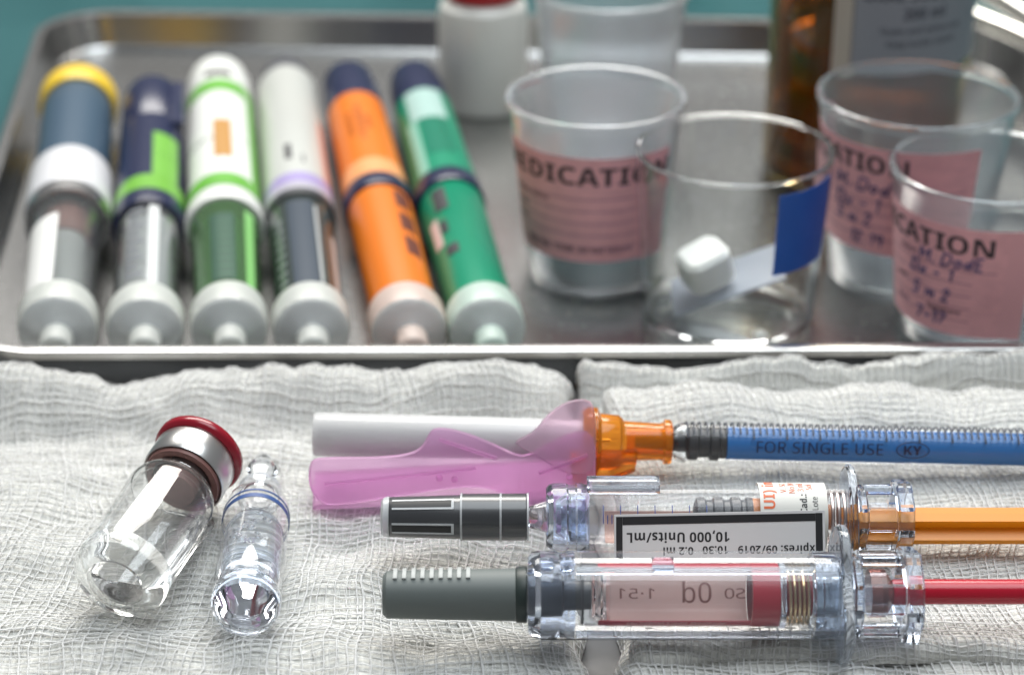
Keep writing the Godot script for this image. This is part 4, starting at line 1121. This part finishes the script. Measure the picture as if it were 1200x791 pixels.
# ---------------------------------------------------------------- prefilled syringes
func rounded(w: float, h: float, r: float) -> PackedVector2Array:
	var o := PackedVector2Array()
	for c in 4:
		var cx := (w / 2 - r) * (1 if c in [0, 3] else -1); var cy := (h / 2 - r) * (1 if c in [0, 1] else -1)
		for k in 6: o.append(Vector2(cx, cy) + Vector2(r, 0).rotated(PI / 2 * c + PI / 2 * k / 5.0))
	return o

# finger flange: a thin rounded plate across the axis, its long way leaning back
func flange(x: float, w: float, h: float, lean: float, thick: float) -> MB:
	var up := Vector3(0, sin(lean), -cos(lean))
	var mb := MB.new()
	return mb.plate(rounded(w, h, minf(w, h) * 0.42), thick, 0.3, Transform3D(Basis(up.cross(Vector3.RIGHT), up, Vector3.RIGHT), Vector3(x, 0, 0)))

# open eight-sided end collar: two rings joined by ribs
func end_collar(t: Node3D, x0: float, x1: float, r: float, m: Material) -> void:
	var n := 8
	for part in 2:
		var a := x0 if part == 0 else x1 - 2.6
		var b := x0 + 1.4 if part == 0 else x1
		var rr := r * 0.86 if part == 0 else r
		var mb := MB.new().lathe(0, [V(a, rr * 0.62), V(a, rr - 0.3), V(a + 0.3, rr), V(b - 0.3, rr), V(b, rr - 0.3), V(b, rr * 0.62), V(a, rr * 0.62)], n)
		for i in mb.n.size(): mb.n[i] = Vector3.ZERO
		obj("collar_ring", mb, m, t)
	for k in 4:
		var g := PI / 4 + k * PI / 2 + 0.35
		var mb := MB.new().box(Vector3(x0 + 1.45, r * 0.60, -r * 0.30), Vector3(x1 - 2.65, r * 0.82, r * 0.30), 0.25)
		for i in mb.v.size(): mb.v[i] = mb.v[i].rotated(Vector3.RIGHT, g)
		obj("collar_rib", mb, m, t)

func build_orange_syringe() -> void:
	var ax := 13.2
	var t := thing("prefilled_syringe", "clear prefilled syringe with orange plunger rod and black needle cap", "syringe", Vector3(5.4, ax, -290.6))
	# positions along the axis are measured from the start of the barrel
	var plast := clear(Color(0.92, 0.95, 1.0), 0.03, 0.0, 0.038)
	var dark := mat(lin(0.040, 0.042, 0.047), 0.38)
	dark.clearcoat_enabled = true; dark.clearcoat = 0.6; dark.clearcoat_roughness = 0.15
	var rimc := clear(Color(0.90, 0.91, 0.92), 0.55, 0.25, 0.04)
	obj("needle_cap", MB.new().lathe(0, [V(-25.2, 0), V(-25.2, 2.9), V(-24.8, 3.2), V(-14.2, 3.5), V(-13.5, 3.5), V(-13.3, 3.72), V(-3.2, 3.75), V(-3.0, 3.5), V(-3.0, 0)], 56), dark, t)
	obj("cap_end", MB.new().lathe(0, [V(-26.2, 0), V(-26.2, 2.6), V(-25.8, 3.1), V(-24.9, 3.3), V(-24.9, 3.1), V(-25.25, 2.9), V(-25.25, 0)], 56), rimc, t)
	for x in [-13.45, -7.2, -2.9]:
		obj("cap_line", MB.new().lathe(0, [V(x - 0.16, 3.5), V(x - 0.16, 3.82), V(x + 0.16, 3.82), V(x + 0.16, 3.5), V(x - 0.16, 3.5)], 56), rimc, t)
	var slotm := mat(lin(0.008, 0.008, 0.009), 0.5)
	for g in [0.38, 1.62]:
		for q in [[-24.4, -15.0, -0.2, 0.2, 0.03, slotm, "slot"], [-24.4, -14.6, -0.29, -0.2, 0.1, rimc, "slot_edge"], [-24.4, -14.6, 0.2, 0.29, 0.1, rimc, "slot_edge"], [-15.0, -14.6, -0.2, 0.2, 0.1, rimc, "slot_edge"]]:
			obj(q[6], MB.new().patch(0, q[0], q[1], g + q[2], g + q[3], 3.22 + 0.0283 * (q[0] + 24.8), 3.22 + 0.0283 * (q[1] + 24.8), q[4], 6, 2), q[5], t)
	obj("needle_hub", MB.new().lathe(0, [V(-3.0, 0), V(-3.0, 1.4), V(-2.4, 1.8), V(0.4, 2.6), V(1.2, 2.6), V(1.2, 0)], 40), clear(Color(0.98, 0.96, 0.97), 0.05, 0.05), t)
	obj("outer_barrel", MB.new().lathe(0, [V(0, 3.2), V(0, 4.6), V(0.5, 5.2), V(1.2, 5.4), V(3.2, 5.4), V(3.5, 5.15), V(4.6, 5.15), V(4.9, 5.4), V(5.8, 5.4), V(6.1, 5.2), V(6.8, 5.2), V(6.8, 4.45), V(3.2, 4.4), V(1.2, 4.2), V(0.8, 3.2), V(0, 3.2)], 64), plast, t)
	obj("barrel_wall", MB.new().lathe(0, [V(6.82, 5.2), V(47.6, 5.3)], 72), pane(Color(0.9, 0.94, 1.0), 0.04, 0.0, 0.32), t)
	# raised window frame on the upper back
	var wf := MB.new().box(Vector3(6.5, 4.7, -2.9), Vector3(18.0, 6.1, 2.2), 0.5)
	for i in wf.v.size(): wf.v[i] = wf.v[i].rotated(Vector3.RIGHT, -0.15)
	obj("window_frame", wf, plast, t)
	obj("inner_barrel", MB.new().lathe(0, [V(1.6, 0), V(1.6, 2.6), V(3.4, 3.9), V(6.0, 3.95), V(6.0, 3.3), V(4.0, 3.3), V(2.6, 2.0), V(2.6, 0)], 56), plast, t)
	obj("glass_tube", MB.new().lathe(0, [V(6.02, 3.95), V(46, 3.95)], 56), pane(Color(0.95, 0.96, 1.0), 0.03, 0.0, 0.2), t)
	obj("rear_paper", MB.new().patch(0, 9.5, 33.0, 2.6, 4.4, 4.05, 4.05, 0.1, 20), mat(lin(0.50, 0.30, 0.24), 0.6), t)
	obj("rubber_stopper", MB.new().lathe(0, [V(23.3, 0), V(23.6, 2.2), V(24.0, 3.1), V(25.2, 3.2), V(25.5, 2.7), V(26.4, 2.7), V(26.7, 3.2), V(28.0, 3.2), V(28.3, 2.7), V(29.2, 2.7), V(29.5, 3.2), V(30.8, 3.2), V(31.1, 2.7), V(31.6, 2.7), V(31.9, 3.2), V(32.8, 3.1), V(32.8, 0)], 40), mat(lin(0.014, 0.014, 0.016), 0.4), t)
	obj("plunger_head", MB.new().lathe(0, [V(32.82, 0), V(32.82, 3.0), V(35.2, 3.0), V(35.2, 2.2), V(45.5, 2.0), V(45.5, 0)], 40), mat(lin(0.55, 0.17, 0.012), 0.4), t)
	var mk := MB.new()
	for i in 26:
		var big := i % 4 == 0
		mk.patch(0, 8.9 + i * 0.68, 9.05 + i * 0.68, 0.55 if big else 0.95, 1.3, 4.0, 4.0, 0.05, 10, 1)
	obj("scale_marks", mk, mat(lin(0.05, 0.08, 0.30), 0.5), t).set_meta("kind", "stuff")
	var lb := obj("paper_label", MB.new().patch(0, 33.6, 44.2, -0.9, 2.6, 5.36, 5.36, 0.1, 40), mat(lin(0.66, 0.66, 0.62), 0.55), t)
	var w := MB.new()
	text(w, "10 UI) im", 1.75, 0, 35.2, 0.45, 5.48, 0.0, PI / 2, bold, 1.1)
	for k in 4: text(w, ["V. SC", "No IV", "3 ml", "Sol"][k], 0.95, 0, 37.4 + k * 1.35, -0.02, 5.48, 0.0, PI / 2, sans)
	obj("orange_print", w, mat(lin(0.62, 0.12, 0.03), 0.5), lb)
	w = MB.new()
	text(w, "Cad.:", 1.05, 0, 40.4, 0.62, 5.48, 0.0, PI / 2, bold)
	text(w, "Lote", 0.9, 0, 42.2, 0.62, 5.48, 0.0, PI / 2, sans)
	obj("black_print", w, mat(lin(0.02, 0.02, 0.02), 0.5), lb)
	# flag sticker standing off towards the lens, printed upside down
	var th := 0.96
	var o0 := Vector3(0, 5.5 * cos(th), 5.5 * sin(th))
	var down := Vector3(0, -0.84, 0.54)
	var outw := Vector3(0, 0.54, 0.84)
	var fx := Transform3D(Basis(Vector3(1, 0.012, 0).normalized(), -down, outw), o0)
	var flag := obj("flag_sticker", MB.new().plate(PackedVector2Array([V(10.6, -7.6), V(43.6, -7.6), V(43.6, 0.3), V(10.6, -0.1)]), 0.14, 0.03, fx), mat(lin(0.62, 0.62, 0.62), 0.5), t)
	var fr := MB.new()
	for q in [[10.9, -7.4, 11.9, -0.45], [42.1, -7.4, 43.2, -0.15]]:
		fr.plate(PackedVector2Array([V(q[0], q[1]), V(q[2], q[1]), V(q[2], q[3]), V(q[0], q[3])]), 0.05, 0.01, fx * Transform3D(Basis(), Vector3(0, 0, 0.145)))
	fr.plate(PackedVector2Array([V(11.92, -1.75), V(42.08, -1.4), V(42.08, -0.2), V(11.92, -0.45)]), 0.05, 0.01, fx * Transform3D(Basis(), Vector3(0, 0, 0.145)))
	obj("sticker_frame", fr, mat(lin(0.012, 0.012, 0.014), 0.5), flag)
	w = MB.new()
	text(w, "10,000 Units/mL", 1.5, 2, 20.6, -3.65, 0.15, 0.0, PI, bold, 1.0)
	text(w, "Expires: 09/2019   10:30", 1.2, 2, 33.6, -5.6, 0.15, 0.0, PI, bold, 1.0)
	text(w, "0.2 ml", 1.2, 2, 20.6, -5.9, 0.15, 0.0, PI, bold, 1.0)
	for i in w.v.size(): w.v[i] = fx * w.v[i]
	obj("lettering", w, mat(lin(0.015, 0.015, 0.018), 0.5), flag)
	for k in 4:
		obj("spring_coil", MB.new().lathe(0, [V(44.9 + k * 0.95, 4.0), V(45.0 + k * 0.95, 4.3), V(45.3 + k * 0.95, 4.35), V(45.5 + k * 0.95, 4.1), V(45.2 + k * 0.95, 3.9), V(44.9 + k * 0.95, 4.0)], 40), mat(lin(0.5, 0.42, 0.40), 0.3, 1.0), t)
	obj("finger_flange", flange(47.6, 12.5, 16.4, deg_to_rad(44), 1.3), plast, t)
	end_collar(t, 49.3, 57.8, 6.2, plast)
	# rod with a cross section like a plus sign
	var rod := MB.new()
	rod.box(Vector3(45.6, -0.5 - 1.3, -2.8), Vector3(96, 0.5 - 1.3, 2.8), 0.2)
	var orange := mat(lin(0.86, 0.31, 0.010), 0.32)
	var r2 := MB.new().box(Vector3(45.6, -2.9, -0.6), Vector3(96, 2.9, 0.6), 0.2)
	var plus := PackedVector2Array([V(-2.9, -0.7), V(-0.7, -0.7), V(-0.7, -2.9), V(0.7, -2.9), V(0.7, -0.7), V(2.9, -0.7), V(2.9, 0.7), V(0.7, 0.7), V(0.7, 2.9), V(-0.7, 2.9), V(-0.7, 0.7), V(-2.9, 0.7)])
	var rb := Basis(Vector3.RIGHT, 0.55)
	var rod3 := MB.new().plate(plus, 52.0, 0.2, Transform3D(rb * Basis(Vector3(0, 0, -1), Vector3(0, 1, 0), Vector3(1, 0, 0)), Vector3(47, -1.4, 0.4)))
	obj("plunger_rod", rod3, orange, t)

func build_red_syringe() -> void:
	var ax := 13.4
	var t := thing("prefilled_syringe", "clear prefilled syringe with red plunger rod and grey green cap", "syringe", Vector3(2.3, ax, -268.0))
	var plast := clear(Color(0.92, 0.95, 1.0), 0.03, 0.0, 0.038)
	var cap := mat(lin(0.125, 0.145, 0.14), 0.55)
	obj("needle_cap", MB.new().lathe(0, [V(-21.6, 0), V(-21.6, 3.0), V(-21.0, 3.55), V(-12, 3.75), V(-1.8, 3.95), V(-1.8, 0)], 56), cap, t)
	for k in 9:
		obj("grip_ridge", MB.new().patch(0, -20.0 + k * 1.36, -19.4 + k * 1.36, -0.95, 0.32, 3.58 + k * 0.025, 3.58 + k * 0.025, 0.35, 12, 1), mat(lin(0.40, 0.42, 0.41), 0.5), t)
	obj("cap_ring", MB.new().lathe(0, [V(-1.78, 0), V(-1.78, 4.0), V(-1.5, 4.2), V(-0.2, 4.2), V(0, 4.0), V(0, 0)], 56), mat(lin(0.022, 0.035, 0.032), 0.45), t)
	obj("outer_barrel", MB.new().lathe(0, [V(0.05, 4.0), V(0.05, 5.6), V(0.7, 6.3), V(1.5, 6.55), V(4.2, 6.55), V(4.6, 6.3), V(5.6, 6.3), V(6.0, 6.55), V(7.0, 6.55), V(7.0, 5.5), V(6.2, 5.4), V(2.0, 5.2), V(1.4, 4.0), V(0.05, 4.0)], 72), plast, t)
	obj("barrel_wall", MB.new().lathe(0, [V(7.02, 6.55), V(42.5, 6.55)], 72), pane(Color(0.9, 0.94, 1.0), 0.05), t)
	obj("barrel_end", MB.new().lathe(0, [V(42.5, 6.55), V(44, 6.55), V(46.1, 6.3), V(46.1, 5.4), V(42.5, 5.5), V(42.5, 6.55)], 72), plast, t)
	for g in [0.35, 2.5]:
		var rail := MB.new().box(Vector3(7.2, 5.3, -0.35), Vector3(42.4, 6.45, 0.35), 0.15)
		for i in rail.v.size(): rail.v[i] = rail.v[i].rotated(Vector3.RIGHT, g)
		obj("guide_rail", rail, plast, t)
	for x in [1.8, 4.8, 18.4]:
		var lug := MB.new().box(Vector3(x, 5.6, -1.6), Vector3(x + (2.0 if x < 10 else 3.2), 6.9, 1.2), 0.45)
		for i in lug.v.size(): lug.v[i] = lug.v[i].rotated(Vector3.RIGHT, 0.25)
		obj("lug", lug, plast, t)
	obj("needle_stub", MB.new().lathe(0, [V(0.1, 0), V(0.1, 3.4), V(5.0, 3.2), V(5.6, 2.4), V(9.5, 2.2), V(9.5, 0)], 40), mat(lin(0.04, 0.045, 0.05), 0.4), t)
	obj("seal_ring", MB.new().lathe(0, [V(8.0, 3.6), V(8.0, 4.4), V(8.35, 4.4), V(8.35, 3.6), V(8.0, 3.6)], 48), mat(lin(0.02, 0.02, 0.025), 0.4), t)
	obj("inner_barrel", MB.new().lathe(0, [V(9.6, 0), V(9.6, 3.4), V(10.8, 4.5), V(12.2, 4.52), V(12.2, 3.9), V(11.2, 3.9), V(10.4, 3.0), V(10.4, 0)], 56), clear(Color(0.99, 0.96, 0.96), 0.0, 0.0, 0.045), t)
	obj("glass_tube", MB.new().lathe(0, [V(12.22, 4.52), V(38, 4.55)], 56), pane(Color(1.0, 0.95, 0.95), 0.03, 0.0, 0.25), t)
	var pinkp := mat(lin(0.78, 0.50, 0.46), 0.55)
	pinkp.backlight_enabled = true; pinkp.backlight = Color(0.9, 0.9, 0.9)
	var red := mat(lin(0.36, 0.008, 0.025), 0.35)
	obj("rear_label", MB.new().patch(0, 12.0, 33.2, 0.98 + 1.75, 0.98 + 4.53, 4.62, 4.62, 0.1, 36), pinkp, t)
	obj("red_stripe", MB.new().patch(0, 10.5, 33.2, -0.42, -0.05, 4.62, 4.62, 0.1, 8), red, t)
	obj("red_stripe", MB.new().patch(0, 10.5, 33.2, 1.95, 2.25, 4.62, 4.62, 0.1, 8), red, t)
	obj("red_sleeve", MB.new().lathe(0, [V(33.3, 3.9), V(33.3, 4.72), V(37.4, 4.72), V(37.4, 3.9)], 56), red, t)
	var w := MB.new()
	text(w, "1·51", 1.5, 0, 16.2, 0.95, 4.62, 0.0, 0.0, sans, 1.5, true)
	text(w, "0d", 3.0, 0, 25.0, 0.90, 4.62, 0.0, 0.0, sans, 1.0, true)
	text(w, "S0", 1.5, 0, 30.6, 0.95, 4.62, 0.0, 0.0, sans, 1.5, true)
	obj("lettering", w, mat(lin(0.16, 0.05, 0.04), 0.5), t)
	w = MB.new()
	text(w, "MULTIDOSE SINGLE PATIENT USE", 0.7, 0, 22.0, 2.1, 4.76, 0.0, 0.0, sans, 1.0, true)
	obj("small_print", w, mat(lin(0.6, 0.3, 0.3), 0.5), t)
	obj("clear_washer", MB.new().lathe(0, [V(37.5, 3.0), V(37.5, 5.0), V(38.3, 5.0), V(38.3, 3.0), V(37.5, 3.0)], 48), plast, t)
	var sp := PackedVector3Array()
	for i in 161:
		var g := TAU * i / 32.0
		sp.append(MB.on(0, 38.8 + i * 0.021, 4.3, g))
	obj("spring", MB.new().tube(sp, 0.24, 8), mat(lin(0.62, 0.48, 0.30), 0.22, 1.0), t)
	obj("red_core", MB.new().lathe(0, [V(38.5, 0), V(38.5, 3.2), V(42.4, 3.2), V(42.4, 0)], 40), mat(lin(0.28, 0.01, 0.02), 0.4), t)
	obj("threaded_cone", MB.new().lathe(0, [V(42.6, 2.6), V(42.6, 4.9), V(43.6, 5.1), V(43.9, 4.8), V(44.9, 5.2), V(45.2, 4.9), V(46.4, 5.3), V(46.4, 2.6), V(42.6, 2.6)], 56), clear(Color(0.86, 0.89, 0.91), 0.10, 0.05, 0.035), t)
	# framed sticker low on the side facing the lens
	obj("sticker", MB.new().patch(0, 9.0, 41.0, 2.32, 2.62, 6.6, 6.6, 0.1, 8), clear(Color(0.80, 0.82, 0.86), 0.35, 0.1), t)
	obj("sticker_frame", MB.new().patch(0, 2.0, 41.2, 2.60, 2.69, 6.62, 6.62, 0.12, 4), mat(lin(0.012, 0.012, 0.014), 0.5), t)
	obj("finger_flange", flange(46.2, 14.5, 20.6, deg_to_rad(42), 1.6), plast, t)
	end_collar(t, 48.2, 58.3, 7.4, plast)
	obj("plunger_rod", MB.new().lathe(0, [V(54.5, 0), V(54.5, 1.75), V(54.8, 1.9), V(58.2, 1.9), V(98, 1.85), V(98, 0)], 40, Vector3(0, 0.5, 0)), mat(lin(0.46, 0.006, 0.025), 0.22), t)
	obj("rod_tip", MB.new().lathe(0, [V(51.0, 0), V(51.0, 3.6), V(53.4, 3.6), V(53.8, 3.0), V(54.4, 2.0), V(54.4, 0)], 40, Vector3(0, 0.3, 0)), clear(Color(0.62, 0.40, 0.36), 0.4, 0.1), t)
